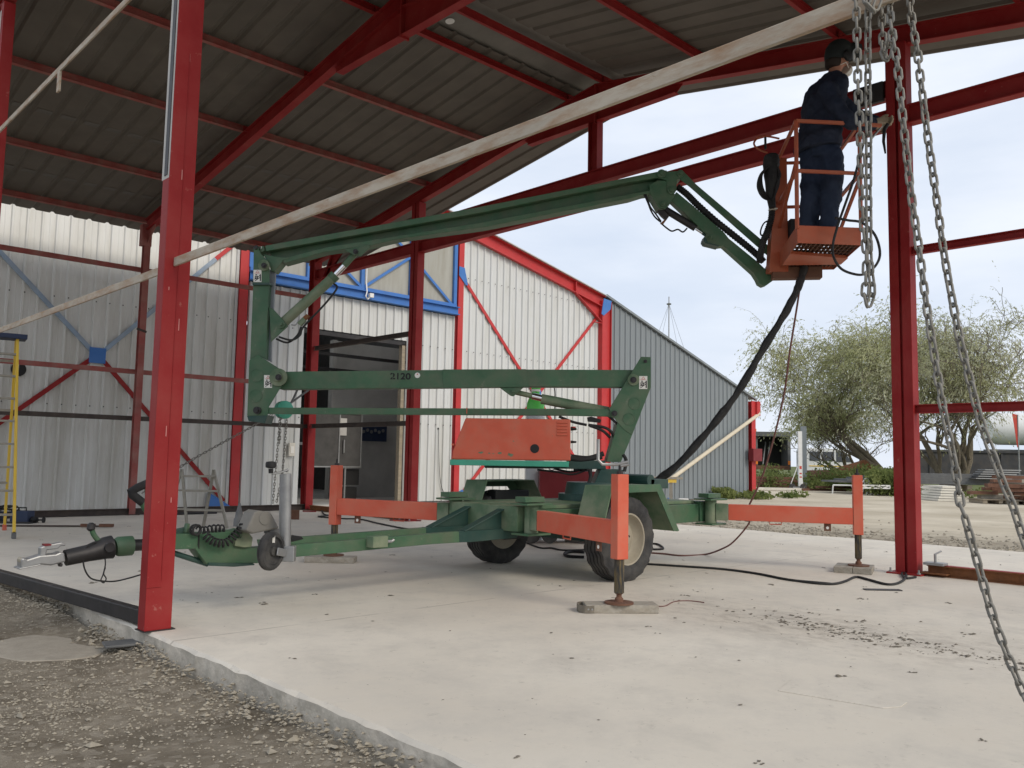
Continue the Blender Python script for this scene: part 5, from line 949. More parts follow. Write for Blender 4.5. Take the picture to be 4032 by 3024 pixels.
# body: one continuous surface
HR, HL = Vector((920, 628)), Vector((880, 600))
shR, elR, wrR = pv(545, 385, .16), pv(640, 560, .22), pv(845, 612, .12)
shL, elL, wrL = pv(590, 380, -.17), pv(720, 545, -.20), pv(870, 596, -.06)
wrR = onb('v', 850, 612, 7.36); wrL = onb('v', 872, 600, 7.62); elR = onb('v', 690, 585, 7.20); elL = onb('v', 735, 560, 7.72)
shR = onb('v', 555, 385, 7.30); shL = onb('v', 560, 378, 7.66)
legs = {}
for s, xs in ((1, (585, 600, 585, 568)), (-1, (475, 465, 455, 447))):
    D_ = PD-.06*s; legs[s] = [onb('v', xs[0], 790, D_), onb('v', xs[1], 950, D_), onb('v', xs[2], 1090, D_)]; f_ = onb('v', xs[3], 1260, D_); legs[s].append(f_); legs[s].append(Zset(f_, ZF+.07))
b = MB()
loft(b, [(pv(530, 790), PF, PR, .10, .15), (pv(535, 640), PF, PR, .10, .15), (pv(555, 480), PF, PR, .11, .17), (pv(575, 380), PF, PR, .09, .17), (pv(597, 325), PF, PR, .065, .08), (pv(608, 295), PF, PR, .056, .058), (pv(622, 262), PF, PR, .062, .062), (pv(636, 235), PF, PR, .092, .072), (pv(640, 205), PF, PR, .104, .078), (pv(640, 170), PF, PR, .103, .078), (pv(638, 140), PF, PR, .085, .066), (pv(636, 122), PF, PR, .04, .035)])
limb(b, [shR, elR, wrR], [.055, .045, .032]); limb(b, [shL, elL, wrL], [.055, .045, .032])
for s in (1, -1): limb(b, [legs[s][0], legs[s][1], legs[s][2], legs[s][4]], [.085, .070, .058, .045])
c_ = pv(640, 225)+PF*.108; b.obox(c_, PF*.018, PR*.014, UP*.022)                                # nose
for s in (1, -1): c_ = pv(640, 222)+PR*s*.078-PF*.012; b.obox(c_, PF*.016, PR*.010, UP*.028)    # ears
body = fuse(b.build('body', 'skin', person), .011, 4)
for s in (1, -1): b = MB(); b.lathe(pv(640, 208)+PF*.092+PR*s*.034, PF, [(0, .012), (.008, .009), (.010, .001)], 10); b.build('eye', 'ink', person)
b = MB()
loft(b, [(pv(500, 778), PF, PR, .160, .225), (pv(508, 740), PF, PR, .165, .228), (pv(522, 640), PF, PR, .148, .205), (pv(535, 540), PF, PR, .142, .200), (pv(550, 450), PF, PR, .146, .212), (pv(565, 390), PF, PR, .130, .215), (pv(582, 345), PF, PR, .100, .165), (pv(597, 318), PF, PR, .075, .095), (pv(606, 298), PF, PR, .068, .072)])
limb(b, [shR, elR, wrR], [.088, .070, .050]); limb(b, [shL, elL, wrL], [.088, .070, .050])
fuse(b.build('jacket', 'cloth_navy', person), .011, 5, .055)
b = MB(); loft(b, [(pv(520, 690), PF, PR, .115, .165), (pv(525, 760), PF, PR, .125, .175), (pv(530, 830), PF, PR, .12, .175)])
for s in (1, -1): limb(b, legs[s], [.108, .098, .088, .080, .078])
fuse(b.build('trousers', 'cloth_trouser', person), .011, 5, .05)
for s in (1, -1):
    f_ = legs[s][4]; b = MB(); loft(b, [(Zset(f_, ZF+.12), PF, PR, .05, .045), (Zset(f_, ZF+.06)+PF*.02, PF, PR, .085, .05), (Zset(f_, ZF+.022)+PF*.04, PF, PR, .13, .05), (Zset(f_, ZF+.002)+PF*.04, PF, PR, .13, .05)]); fuse(b.build('boot', 'boot', person), .010, 3)
# cap with flipped shield, mask, straps, hair
b = MB(); loft(b, [(pv(622, 228), PF, PR, .112, .094), (pv(625, 210), PF, PR, .122, .104), (pv(629, 185), PF, PR, .127, .108), (pv(636, 150), PF, PR, .128, .110), (pv(642, 118), PF, PR, .105, .09), (pv(646, 98), PF, PR, .06, .05), (pv(647, 90), PF, PR, .01, .01)])
b.obox(pv(690, 158)+PF*.055, PF*.055, PR*.085, UP*.062); fuse(b.build('cap', 'cap_black', person), .010, 5)
b = MB(); mc_ = pv(640, 262)+PF*.085; dm = (PF*.85-UP*.45).normalized(); b.lathe(mc_, dm, [(0, .062), (.02, .060), (.045, .048), (.062, .028), (.068, .004)], 18); b.build('dust_mask', 'mask_white', person, smooth=True)
b = MB(); b.tube([pv(640, 262)+PF*.075+PR*.045, pv(632, 250)+PR*.082, pv(612, 272)-PF*.03+PR*.082], .004, 5); b.build('mask_strap', 'mask_white', person)
b = MB(); b.lathe(pv(628, 215)+PR*.098, PR, [(0, .052), (.02, .050), (.03, .03)], 16); b.build('ear_flap', 'ink', person, smooth=True)
b = MB(); loft(b, [(pv(606, 272)-PF*.02, PF, PR, .062, .064), (pv(612, 250)-PF*.015, PF, PR, .088, .074), (pv(618, 222)-PF*.012, PF, PR, .102, .082)]); fuse(b.build('hair', 'hair', person), .010, 3)
# gloved hands: palm and five bent fingers round a spray lance
def hand(wr, dirv, side):
    dirv = dirv.normalized(); up = UP; lat = dirv.cross(up).normalized(); up = lat.cross(dirv); b = MB()
    loft(b, [(wr-dirv*.04, lat, up, .036, .042), (wr+dirv*.01, lat, up, .030, .040), (wr+dirv*.05, lat, up, .026, .048), (wr+dirv*.095, lat, up, .022, .046)], 12)
    for k in range(4):
        o = wr+dirv*.085+up*(.036-.024*k); L_ = (.060, .068, .064, .050)[k]
        b.tube(spline([o, o+dirv*L_*.45-lat*side*.006, o+dirv*L_*.75-lat*side*.030, o+dirv*L_*.55-lat*side*.052], 3), .0095, 8)
    o = wr+dirv*.035+up*.036; b.tube(spline([o, o+dirv*.03+up*.02-lat*side*.012, o+dirv*.055+up*.012-lat*side*.032], 3), .011, 8)
    return fuse(b.build('glove', 'glove', person), .006, 2)
hand(wrR, RR*.95+FH*.2-UP*.12, 1); hand(wrL, RR*.9-FH*.3-UP*.1, -1)
hp = wrR+RR*.10-UP*.03
gun = thing('spray_gun', hp, 'dark hand tool held in the worker\'s gloved hands against the red post', 'tool')
b = MB(); b.tube([hp+RR*.03+UP*.03, hp-UP*.02, hp-RR*.01-UP*.13, hp+RR*.004-UP*.24], [.016, .018, .014, .008], 8); b.build('handle', 'ink', gun, smooth=True)
b = MB(); b.tube([hp-RR*.02+UP*.01, hp-RR*.12-UP*.11], .010, 8); b.build('lance', 'galv', gun, smooth=True)
# ================================================================== hoses, cables
def tubeb(pts): return [onb(p[0], p[1], p[2], p[3]) for p in pts]
b = MB(); P_ = spline(tubeb([('T', 1738, 575, 8.05), ('T', 1728, 610, 8.05), ('T', 1700, 670, 8.1), ('T', 1652, 748, 8.15), ('T', 1595, 845, 8.25), ('T', 1530, 930, 8.35), ('T', 1462, 1005, 8.5), ('T', 1405, 1048, 8.6), ('T', 1385, 1060, 8.65)]), 8)
rg = random.Random(2); b.tube([p+Vector((rg.uniform(-.003, .003), rg.uniform(-.003, .003), rg.uniform(-.002, .002))) for p in P_], [.036+.004*math.sin(i*.9)+rg.uniform(-.003, .003) for i in range(len(P_))], 10)
tag(b.build('supply_hose', 'black_rubber', smooth=True), 'thick black taped hose bundle hanging from the basket down to the lift base', 'hose')
b = MB(); P_ = spline(tubeb([('T', 1732, 590, 8.1), ('T', 1722, 660, 8.15), ('T', 1706, 760, 8.3), ('T', 1690, 870, 8.5), ('T', 1650, 1020, 8.8), ('T', 1608, 1115, 9.0), ('g', 1440, 1010, 9.05), ('g', 1300, 1180, 9.1), ('g', 1180, 1250, 9.2)])+[onz('g', x, y, .008) for x, y in ((1050, 1290), (850, 1300), (700, 1285), (570, 1276), (300, 1260))], 6); b.tube(P_, .0095, 6)
tag(b.build('power_cord', 'cord_red', smooth=True), 'thin reddish brown cord hanging from the basket and trailing across the floor', 'cord')
def floor_cable(nm, pts, r, m_, label, cat='cable'):
    b = MB(); b.tube(spline([onz(c, x, y, r) for c, x, y in pts], 6), r, 6); return tag(b.build(nm, m_, smooth=True), label, cat)
floor_cable('floor_cable', W_('g', 300, 1365, 530, 1372, 900, 1395, 1200, 1416, 1500, 1455, 1800, 1512, 2150, 1545)+W_('h', 260, 1300, 420, 1320, 560, 1324, 660, 1300, 750, 1264, 860, 1288, 1000, 1325, 1090, 1325, 1160, 1295, 1188, 1250, 1165, 1225, 1148, 1240, 1180, 1275, 1270, 1265), .011, 'black_rubber', 'black cable snaking from the wheel to the foot of the right red post')
floor_cable('floor_cable', W_('p', 2212, 1195, 2050, 1185, 1950, 1200, 1930, 1230, 2000, 1255, 2212, 1265), .016, 'black_rubber', 'coiled black hose on the floor behind the near wheel')
floor_cable('floor_cable', W_('p', 1380, 1060, 1480, 1100, 1600, 1135, 1740, 1135, 1900, 1165, 2212, 1160), .010, 'black_rubber', 'black lead on the floor under the red machine')
floor_cable('floor_cable', W_('d', 800, 1320, 830, 1380, 890, 1392, 780, 1400, 850, 1410, 1000, 1420, 1150, 1425, 1300, 1460, 1500, 1500, 1640, 1520), .012, 'steel_dark', 'dark cable lying on the floor behind the left outrigger arm')
floor_cable('floor_cable', W_('g', 560, 1195, 640, 1200, 690, 1235, 640, 1245, 550, 1240), .012, 'black_rubber', 'short black cable loop on the floor right of the near wheel')
b = MB(); P_ = spline([onb('q', x, y, 7.05) for x, y in ((1340, 60), (1260, 350), (1180, 650), (1100, 880), (1020, 1110), (970, 1300), (975, 1430), (1050, 1550), (1180, 1605), (1290, 1605), (1390, 1530), (1440, 1420), (1420, 1280), (1360, 1170), (1250, 1085), (1120, 1065), (990, 1040))], 6); b.tube(P_, .011, 6)
tag(b.build('air_hose', 'black_rubber', smooth=True), 'black hose looping down out of the basket below the worker', 'hose')
# ================================================================== timber pads under the outriggers
def pad(nm, c, e1, e2, h, label, m_='wood_grey', strap=True):
    t = thing(nm, (c[0], c[1], 0), label, 'pad', 'timber pads under the outriggers'); e1 = Vector(e1); e2 = Vector(e2); c = Vector((c[0], c[1], h/2+.0005))
    for k in (-1, 1): b = MB(); b.obox(c+e2*k*.5, e1, e2*.488, UP*(h/2)); b.build('plank', m_, t, bevel=.004)
    if strap:
        b = MB(); q = c-e1*1.0; b.prism(spline([q+e1*.22-e2*1.02-UP*(h/2-.002), q-e1*.02-e2*1.02-UP*(h/2-.002), q-e1*.14-e2*.5-UP*(h/2-.002), q-e1*.14+e2*.5-UP*(h/2-.002), q-e1*.02+e2*1.02-UP*(h/2-.002), q+e1*.22+e2*1.02-UP*(h/2-.002)], 4)+spline([q+e1*.22+e2*1.06-UP*(h/2-.002), q-e1*.04+e2*1.06-UP*(h/2-.002), q-e1*.18+e2*.5-UP*(h/2-.002), q-e1*.18-e2*.5-UP*(h/2-.002), q-e1*.04-e2*1.06-UP*(h/2-.002), q+e1*.22-e2*1.06-UP*(h/2-.002)], 4), UP*(h-.006)); st_ = b.build('strap', 'clod', t)
        for k in (.06, .16): b = MB(); b.lathe(q+e1*k-e2*1.062+UP*.0, -e2, [(0, .008), (.004, .006)], 8); b.build('nail', 'galv', st_)
    return t
pad('timber_pad', (4.60, 3.705), RR*.245+FH*.02, FH*.085-RR*.005, .054, 'grey timber pad with rubber end strap under the nearest outrigger')
pad('timber_pad', (4.49, 7.14), RR*.235, FH*.09, .054, 'grey timber pad under the left outrigger behind the drawbar', strap=False)
pad('timber_pad', (8.14, 3.70), Matrix.Rotation(.35, 3, 'Z') @ Vector((.20, 0, 0)), Matrix.Rotation(.35, 3, 'Z') @ Vector((0, .17, 0)), .054, 'square timber pad under the right outrigger beside the red post', strap=False)
pad('timber_pad', (8.15, 7.2), RR*.2, FH*.09, .054, 'timber pad under the far outrigger behind the lift', strap=False)
# ================================================================== chains
PITCH_C, DW, CW = .0257, .0062, .0205
def link_mesh():
    pts = []; R_ = CW/2-DW/2; hl = PITCH_C/2+DW/2-R_+.0005
    for k in range(7): a = math.pi*k/6; pts.append(Vector((R_*math.cos(a), 0, hl+R_*math.sin(a))))
    for k in range(7): a = math.pi+math.pi*k/6; pts.append(Vector((R_*math.cos(a), 0, -hl+R_*math.sin(a))))
    seg = 8; n = len(pts); vs = []
    for i in range(n):
        t = (pts[(i+1) % n]-pts[i-1]).normalized(); a = t.cross(Vector((0, 1, 0))); bb = Vector((0, 1, 0))
        vs += [pts[i]+a*(DW/2*math.cos(k*2*math.pi/seg))+bb*(DW/2*math.sin(k*2*math.pi/seg)) for k in range(seg)]
    me = bpy.data.meshes.new('link'); me.from_pydata(vs, [], [(i*seg+k, i*seg+(k+1) % seg, ((i+1) % n)*seg+(k+1) % seg, ((i+1) % n)*seg+k) for i in range(n) for k in range(seg)])
    me.materials.append(MATS['chain_metal']); me.shade_smooth(); return me
LM = link_mesh()
def chain(pts, label, twist0=.5, group=None, sc=1.0, name='lifting_chain'):
    P_ = spline(pts, 24); ds = [0]
    for i in range(1, len(P_)): ds.append(ds[-1]+(P_[i]-P_[i-1]).length)
    t = thing(name, P_[-1], label, 'chain', group); s = 0; k = 0; i = 0; rgc = random.Random(len(pts))
    while s < ds[-1]:
        while i < len(ds)-2 and ds[i+1] < s: i += 1
        f = (s-ds[i])/max(1e-6, ds[i+1]-ds[i]); p = P_[i].lerp(P_[i+1], f); d = (P_[i+1]-P_[i]).normalized()
        tw = twist0+(math.pi/2 if k % 2 else 0)+rgc.uniform(-.14, .14)
        q = d.to_track_quat('Z', 'X').to_matrix() @ Matrix.Rotation(tw, 3, 'Z')
        o = bpy.data.objects.new('link', LM); link(o, p, t); o.rotation_euler = q.to_euler(); o.scale = (sc, sc, sc)
        s += PITCH_C*sc; k += 1
    return t
def cpts(lst, D0, D1): n = len(lst); return [onb(c, x, y, D0+(D1-D0)*i/(n-1)) for i, (c, x, y) in enumerate(lst)]
chain(cpts([('u', 380, -140), ('u', 395, 100), ('u', 410, 700), ('3', 1135, 520), ('3', 1145, 750), ('3', 1155, 1000), ('3', 1165, 1250), ('3', 1175, 1500), ('6', 1190, 0), ('6', 1187, 150), ('6', 1182, 260), ('6', 1200, 318), ('6', 1226, 255), ('6', 1228, 190), ('6', 1215, 80), ('3', 1208, 1600), ('3', 1206, 1400), ('3', 1205, 1200), ('3', 1205, 900), ('3', 1201, 600), ('3', 1200, 300), ('u', 655, 200), ('u', 650, -140)], 1.95, 1.95), 'doubled grey chain hanging in a long loop before the basket')
chain(cpts([('u', 1140, -130), ('u', 1130, 130), ('u', 1140, 420), ('u', 1200, 900), ('3', 1392, 430), ('3', 1430, 800), ('3', 1480, 1250), ('3', 1530, 1600), ('6', 1580, 320), ('6', 1640, 700), ('6', 1690, 1000), ('6', 1760, 1340), ('6', 1800, 1600), ('9', 1830, 40), ('9', 1920, 360), ('9', 2000, 640), ('9', 2090, 890), ('9', 2200, 1150), ('9', 2290, 1330)], 1.95, 1.72), 'grey chain slanting to the lower right corner, left of two slanting chains')
chain(cpts([('u', 1560, -200), ('u', 1600, 400), ('3', 1520, 330), ('3', 1540, 500), ('3', 1590, 900), ('3', 1640, 1250), ('3', 1690, 1620), ('6', 1750, 300), ('6', 1800, 560), ('6', 1850, 760), ('6', 1900, 960), ('6', 1950, 1130), ('6', 2010, 1290), ('6', 2080, 1480), ('6', 2140, 1620), ('9', 2212, 180), ('9', 2270, 320)], 1.95, 1.76), 'grey chain slanting to the right edge, right of two slanting chains')
chain(cpts([('u', 940, -150), ('u', 950, 250), ('u', 960, 600), ('u', 975, 900), ('u', 985, 1140), ('u', 1040, 1270), ('u', 1095, 1150), ('u', 1130, 900), ('u', 1180, 760)], 1.99, 1.93), 'short tangled end of grey chain hooked beside the hanging loop', .3)
chain(cpts([('u', 620, -60), ('u', 640, 90), ('u', 720, 190), ('u', 800, 180), ('u', 860, 60), ('u', 880, -80)], 1.84, 1.84), 'few links of grey chain wrapped around the end of the cream girt', .2)
# ================================================================== chain hoist at the back, with its hand chains
hq = ony('m', 368, 1480, 14.1); ho = thing('chain_hoist', hq, 'small turquoise chain hoist slung behind the lift boom near the doorway', 'hoist')
b = MB(); b.lathe(hq-V(0, .09, 0), (0, 1, 0), [(0, .10), (.03, .165), (.15, .165), (.18, .10)], 18); b.build('hoist_body', 'teal', ho, smooth=True)
for x, y in ((480, 1315), (570, 1318)): b = MB(); b.tube([hq+V(.05, 0, .1), ony('m', 430, 1420, 14.1), ony('m', x, y, 14.1)], .02, 8); b.build('sling', 'truck_grey', ho)
def small_chain(pts, label, sc): return chain(pts, label, sc=sc, name='hand_chain')
small_chain([ony('m', x, y, 14.1) for x, y in ((335, 1530), (330, 1640))]+[ony('d', 385, 1310, 14.1)+V(0, 0, .05)], 'thin hand chain falling from the hoist to the floor, left one', 2.0)
small_chain([ony('m', 395, 1530, 14.1), ony('d', 470, 1000, 14.1), ony('d', 415, 1310, 14.1)+V(0, 0, .05)], 'thin hand chain falling from the hoist to the floor, right one', 2.0)
small_chain([ony('d', 455, 540, 14.05), ony('d', 448, 650, 14.05), ony('d', 445, 770, 14.05)], 'short bunched chain end hanging under the hoist', 2.4)
small_chain([ony('m', 260, 1525, 14.1), ony('b', 2212, 610, 14.15), ony('b', 1900, 780, 14.15), ony('b', 1570, 970, 14.15), ony('b', 1250, 1190, 14.15)], 'long chain slanting from the hoist down behind the near red post', 2.2)
# ================================================================== ladders
def stepladder():
    t = thing('stepladder', (2.75, 11.3, 0), 'tall yellow stepladder with dark blue top at the left edge', 'ladder')
    fd = (RR*-.57+FH*.82).normalized(); wd = (RR*.82+FH*.57).normalized(); f0 = Vector((2.742, 11.05, 0)); H_ = 2.36
    fr = [f0, f0-wd*.52]; bk_ = [f0+fd*1.25, f0+fd*1.25-wd*.52]; top = [f0+fd*.60-wd*.06, f0+fd*.60-wd*.46]
    for i in range(2):
        for a, nm in ((fr[i], 'rail'), (bk_[i], 'rear_leg')):
            b = MB(); b.beam(a+UP*.07, top[i]+UP*H_+(fd*.10 if nm == 'rear_leg' else fd*-.06), .030, .075 if nm == 'rail' else .05, fd); r_ = b.build(nm, 'yellow', t, bevel=.004)
            b = MB(); b.obox(a+UP*.035, wd*.022, fd*.045, UP*.0345); b.build('foot', 'truck_grey' if nm == 'rail' else 'orange', r_, bevel=.004)
    for k in range(1, 9):
        f = k*.27/H_; p, q = fr[0].lerp(top[0]-fd*.06, f), fr[1].lerp(top[1]-fd*.06, f); b = MB(); b.beam(p+UP*(k*.27), q+UP*(k*.27), .075, .025); b.build('step', 'alu', t, bevel=.003)
    for k in (2, 5, 7): f = k*.3/H_; p, q = bk_[0].lerp(top[0]+fd*.1, f), bk_[1].lerp(top[1]+fd*.1, f); b = MB(); b.beam(p+UP*(k*.3), q+UP*(k*.3), .03, .03); b.build('cross_bar', 'alu', t)
    b = MB(); b.obox((top[0]+top[1])/2+UP*(H_+.02), wd*.30, fd*.14, UP*.03); b.build('top_cap', 'dark_blue', t, bevel=.008)
stepladder()
def trestle():
    t = thing('step_trestle', (5.1, 11.5, 0), 'low worn aluminium folding steps standing behind the drawbar', 'ladder')
    a0, b0, c0 = Vector((4.966, 11.533, 0)), Vector((5.376, 11.182, 0)), Vector((5.233, 11.62, 0)); d0 = a0+(c0-b0); H_ = .79
    ta, tb = (a0+d0)/2*.5+(a0*.5)+ (b0-a0)*.03, (b0+c0)/2*.5+b0*.5-(b0-a0)*.16; ta = a0.lerp(d0, .35)+(b0-a0)*.0; tb = b0.lerp(c0, .35)-(b0-a0)*.20
    for a, b_, q in ((a0, ta, 'front_leg'), (b0, tb, 'front_leg'), (c0, tb, 'rear_leg'), (d0, ta, 'rear_leg')): b = MB(); b.beam(a, b_+UP*H_, .022, .045, (c0-b0)); b.build(q, 'alu', t, bevel=.003)
    for z_, w_ in ((.24, 1), (.50, 1), (.70, 1)):
        f = z_/H_; b = MB(); b.beam(a0.lerp(ta, f)+UP*z_, b0.lerp(tb, f)+UP*z_, .05, .03); b.build('tread', 'alu', t, bevel=.003)
        b = MB(); b.beam(d0.lerp(ta, f)+UP*z_, c0.lerp(tb, f)+UP*z_, .02, .025); b.build('rear_bar', 'alu', t)
trestle()
# ================================================================== small things on the slab
bc = thing('tool_case', (3.45, 13.4, 0), 'dark blue tool case on the floor behind the yellow ladder', 'case'); q = V(3.42, 13.42, 0)
b = MB(); b.obox(q+UP*.085, RR*.125, FH*.09, UP*.083); b.build('shell', 'dark_blue', bc, bevel=.012); b = MB(); b.tube([q-RR*.05+UP*.17, q-RR*.05+UP*.21, q+RR*.05+UP*.21, q+RR*.05+UP*.17], .010, 8); b.build('handle', 'ink', bc)
b = MB(); q2 = q+RR*.24+UP*.045; b.lathe(q2-RR*.10, RR, [(0, .045), (.07, .042), (.075, .012), (.15, .012), (.155, .04), (.17, .04)], 14); tag(b.build('hand_tool', 'ink', smooth=True), 'black turned hand tool lying beside the blue tool case', 'tool')
b = MB(); P_ = [q-RR*.25+V(.16*math.cos(a*1.3)*.9, .14*math.sin(a), .20+.03*math.sin(a*2)) for a in [k*.35 for k in range(40)]]; b.tube(P_, .010, 6); tag(b.build('coiled_lead', 'ink', smooth=True), 'tangled black lead heaped on top of the blue cases', 'cable')
b = MB(); b.obox(q-RR*.42+UP*.075+FH*.05, RR*.13, FH*.1, UP*.074); tag(b.build('tool_case', 'dark_blue', bevel=.01), 'second dark blue case cut off by the left edge of the photo', 'case')
b = MB(); b.obox(q-RR*.3+UP*.012-FH*.12, RR*.5, FH*.05, UP*.011); tag(b.build('dark_plank', 'steel_dark'), 'flat dark bar lying in front of the blue tool cases', 'bar')
tr = thing('threaded_bar', (3.7, 12.4, 0), 'long thin rusty bar with clamp ends lying on the floor', 'bar'); p0, p1 = V(2.9, 12.95, .014), V(4.15, 12.0, .02)
b = MB(); b.tube([p0, p1], .012, 8); b.build('shaft', 'rail_brown', tr); 
for f in (.80, .95): b = MB(); c_ = p0.lerp(p1, f); d_ = (p1-p0).normalized(); b.obox(c_+UP*.012, d_*.09, Vector((-d_.y, d_.x, 0))*.025, UP*.02); b.build('clamp', 'brown_steel', tr, bevel=.004)
b = MB(); b.obox(onz('o', 1757, 775, 0)+UP*.075, RR*.085, FH*.02, UP*.075); tag(b.build('steel_offcut', 'brown_steel'), 'small square dark steel offcut standing on the floor behind the jockey wheel', 'offcut')
b = MB(); b.tube([onz('o', 300, 705, .02), onz('o', 800, 690, .02)], .018, 8); tag(b.build('steel_tube', 'steel_dark'), 'dark steel tube lying on the floor under the aluminium steps', 'tube')
b = MB(); q = onz('h', 980, 1380); b.obox(q+UP*.004, RR*.15, FH*.035, UP*.004); tag(b.build('dark_strip', 'steel_dark', bevel=.003), 'thin dark strip lying on the slab in front of the right red post', 'strip')
b = MB(); q = onz('d', 1540, 1440); b.obox(q+UP*.01, RR*.25, FH*.04, UP*.01); tag(b.build('red_bar', 'machine_red'), 'red bar lying on the floor behind the left outrigger arm', 'bar')
q = onz('d', 705, 1362); b = MB(); b.obox(q+UP*.012, RR*.12, FH*.02, UP*.012); tag(b.build('red_scrap', 'machine_red'), 'small red scrap of steel at the foot of the doorway post', 'scrap')
# pinkish cord near the front pad
b = MB(); b.tube(spline([onz(c, x, y, .004) for c, x, y in W_('8', 2000, 585, 2040, 608, 2100, 608, 2160, 580)+W_('9', 40, 575, 140, 586)], 6), .004, 5); tag(b.build('pink_string', 'cord_red', smooth=True), 'thin pinkish string curling on the slab beside the nearest pad', 'string')
# beam clamp at the right post
ck = thing('beam_clamp', (8.42, 3.05, .1), 'galvanised clamp gripping the rusty sill beam at the foot of the right red post', 'clamp'); q = V(8.43, 3.06, .104)
b = MB(); b.obox(q+UP*.012, V(.06, 0, 0), V(0, .09, 0), UP*.012); b.build('jaw', 'galv', ck, bevel=.003); b = MB(); b.cyl(q+UP*.02, q+UP*.10, .012, 10); b.build('screw', 'galv', ck); b = MB(); b.tube([q+UP*.095-RR*.01, q+UP*.13+RR*.06], .008, 8); b.build('handle', 'galv', ck); b = MB(); b.obox(q-UP*.075, V(.07, 0, 0), V(0, .12, 0), UP*.006); b.build('lower_jaw', 'rust', ck)
# gas cylinder, red machine
gc = uw(.31, 11.0, 0); gt = thing('gas_cylinder', gc, 'tall grey gas cylinder with bright green shoulder behind the lift', 'gas cylinder')
zt = onb('5', 1262, 985, 11.0).z; zn = onb('5', 1262, 880, 11.0).z
b = MB(); b.lathe(gc+UP*.001, UP, [(0, .112), (.02, .118), (zt-.02, .118)], 28); b.build('body', 'gas_white', gt, smooth=True); b = MB(); b.lathe(gc, UP, [(zt-.019, .1175), (zt+.06, .112), (zt+.12, .09), (zt+.17, .055), (zn, .05)], 28); b.build('shoulder', 'gas_green', gt, smooth=True)
b = MB(); b.lathe(gc, UP, [(zn+.001, .058), (zn+.03, .058)], 24); b.build('collar', 'sticker', gt); b = MB(); b.lathe(gc, UP, [(zn+.031, .060), (zn+.15, .062), (zn+.16, .05)], 24); b.build('valve_guard', 'gas_green', gt, smooth=True)
b = MB(); q = gc+UP*(zn+.11)+RR*.12; b.cyl(q-RR*.07, q+RR*.06, .026, 10); b.cyl(q-UP*.05, q+UP*.03, .03, 10); rg_ = b.build('regulator', 'truck_grey', gt, smooth=True); b = MB(); b.tube(spline([q+RR*.06, q+RR*.12-UP*.06, q+RR*.13-UP*.3, q+RR*.13-UP*.9], 6), .008, 6); b.build('gas_hose', 'black_rubber', rg_, smooth=True)
mm = uw(.72, 10.75, 0); mt = thing('red_generator', mm, 'dark red wheeled machine with black canister standing behind the lift', 'machine')
b = MB(); b.obox(mm+UP*.58, RR*.36, FH*.25, UP*.30); b.build('housing', 'machine_red', mt, bevel=.012); b = MB(); b.obox(mm+UP*.14, RR*.36, FH*.22, UP*.05); b.build('chassis', 'machine_red', mt); b = MB(); b.lathe(mm+RR*.19+UP*.881, UP, [(0, .12), (.15, .12), (.16, .11)], 20); b.build('canister', 'ink', mt, smooth=True)
b = MB(); b.tube([mm-RR*.2+UP*(.92+.035*math.sin(a))+RR*.035*math.cos(a) for a in [k*2*math.pi/14 for k in range(15)]], .009, 6); b.build('lifting_eye', 'galv', mt)
for du, dd in ((-.42, -.25), (-.2, -.2), (.3, -.2)): b = MB(); q = mm+RR*du+FH*dd; b.lathe(q+UP*.10-RR*.03+FH*.0, (RR*.3-FH*.95), [(0, .06), (0, .098), (.05, .098), (.05, .06), (.04, .03), (.04, .001)], 20); b.build('wheel', 'tyre', mt, smooth=True)
# sawhorse, bottle, white block beyond the lift
sq = uw(2.5, 15.2, -.06); sh_ = thing('sawhorse', sq, 'sawhorse with a plank top standing in front of the grey lean-to', 'sawhorse'); b = MB(); b.obox(sq+UP*.80, RR*.55, FH*.05, UP*.02); b.build('plank', 'wood_grey', sh_); b = MB(); b.obox(sq+UP*.75+RR*.30, RR*.14, FH*.04, UP*.03); b.build('yellow_block', 'yellow', sh_)
for k in (-1, 1):
    for j in (-1, 1): b = MB(); b.beam(sq+RR*(.35*k+.05*j)+FH*.2*j+UP*.02, sq+RR*.35*k+UP*.74, .05, .03); b.build('leg', 'alu', sh_)
bq = uw(3.45, 18.7, gh(15.4, 11.1)); bt_ = thing('water_bottle', bq, 'clear plastic water bottle standing beyond the lift', 'bottle'); b = MB(); b.lathe(bq, UP, [(0, .04), (.01, .045), (.22, .045), (.28, .02), (.31, .016)], 14); b.build('body', 'bottle_clear', bt_, smooth=True); b = MB(); b.lathe(bq, UP, [(.311, .018), (.335, .018)], 10); b.build('cap', 'blue_paint', bt_); b = MB(); b.lathe(bq, UP, [(.09, .0462), (.17, .0462)], 14); b.build('label', 'blue_paint', bt_)
wq = uw(3.78, 18.7, gh(15.6, 10.9)); b = MB(); b.obox(wq+UP*.15, RR*.045, FH*.05, UP*.15); b.obox(wq+UP*.315, RR*.10, FH*.06, UP*.015); tag(b.build('white_block', 'white_paint'), 'small white T shaped block standing right of the water bottle', 'block')
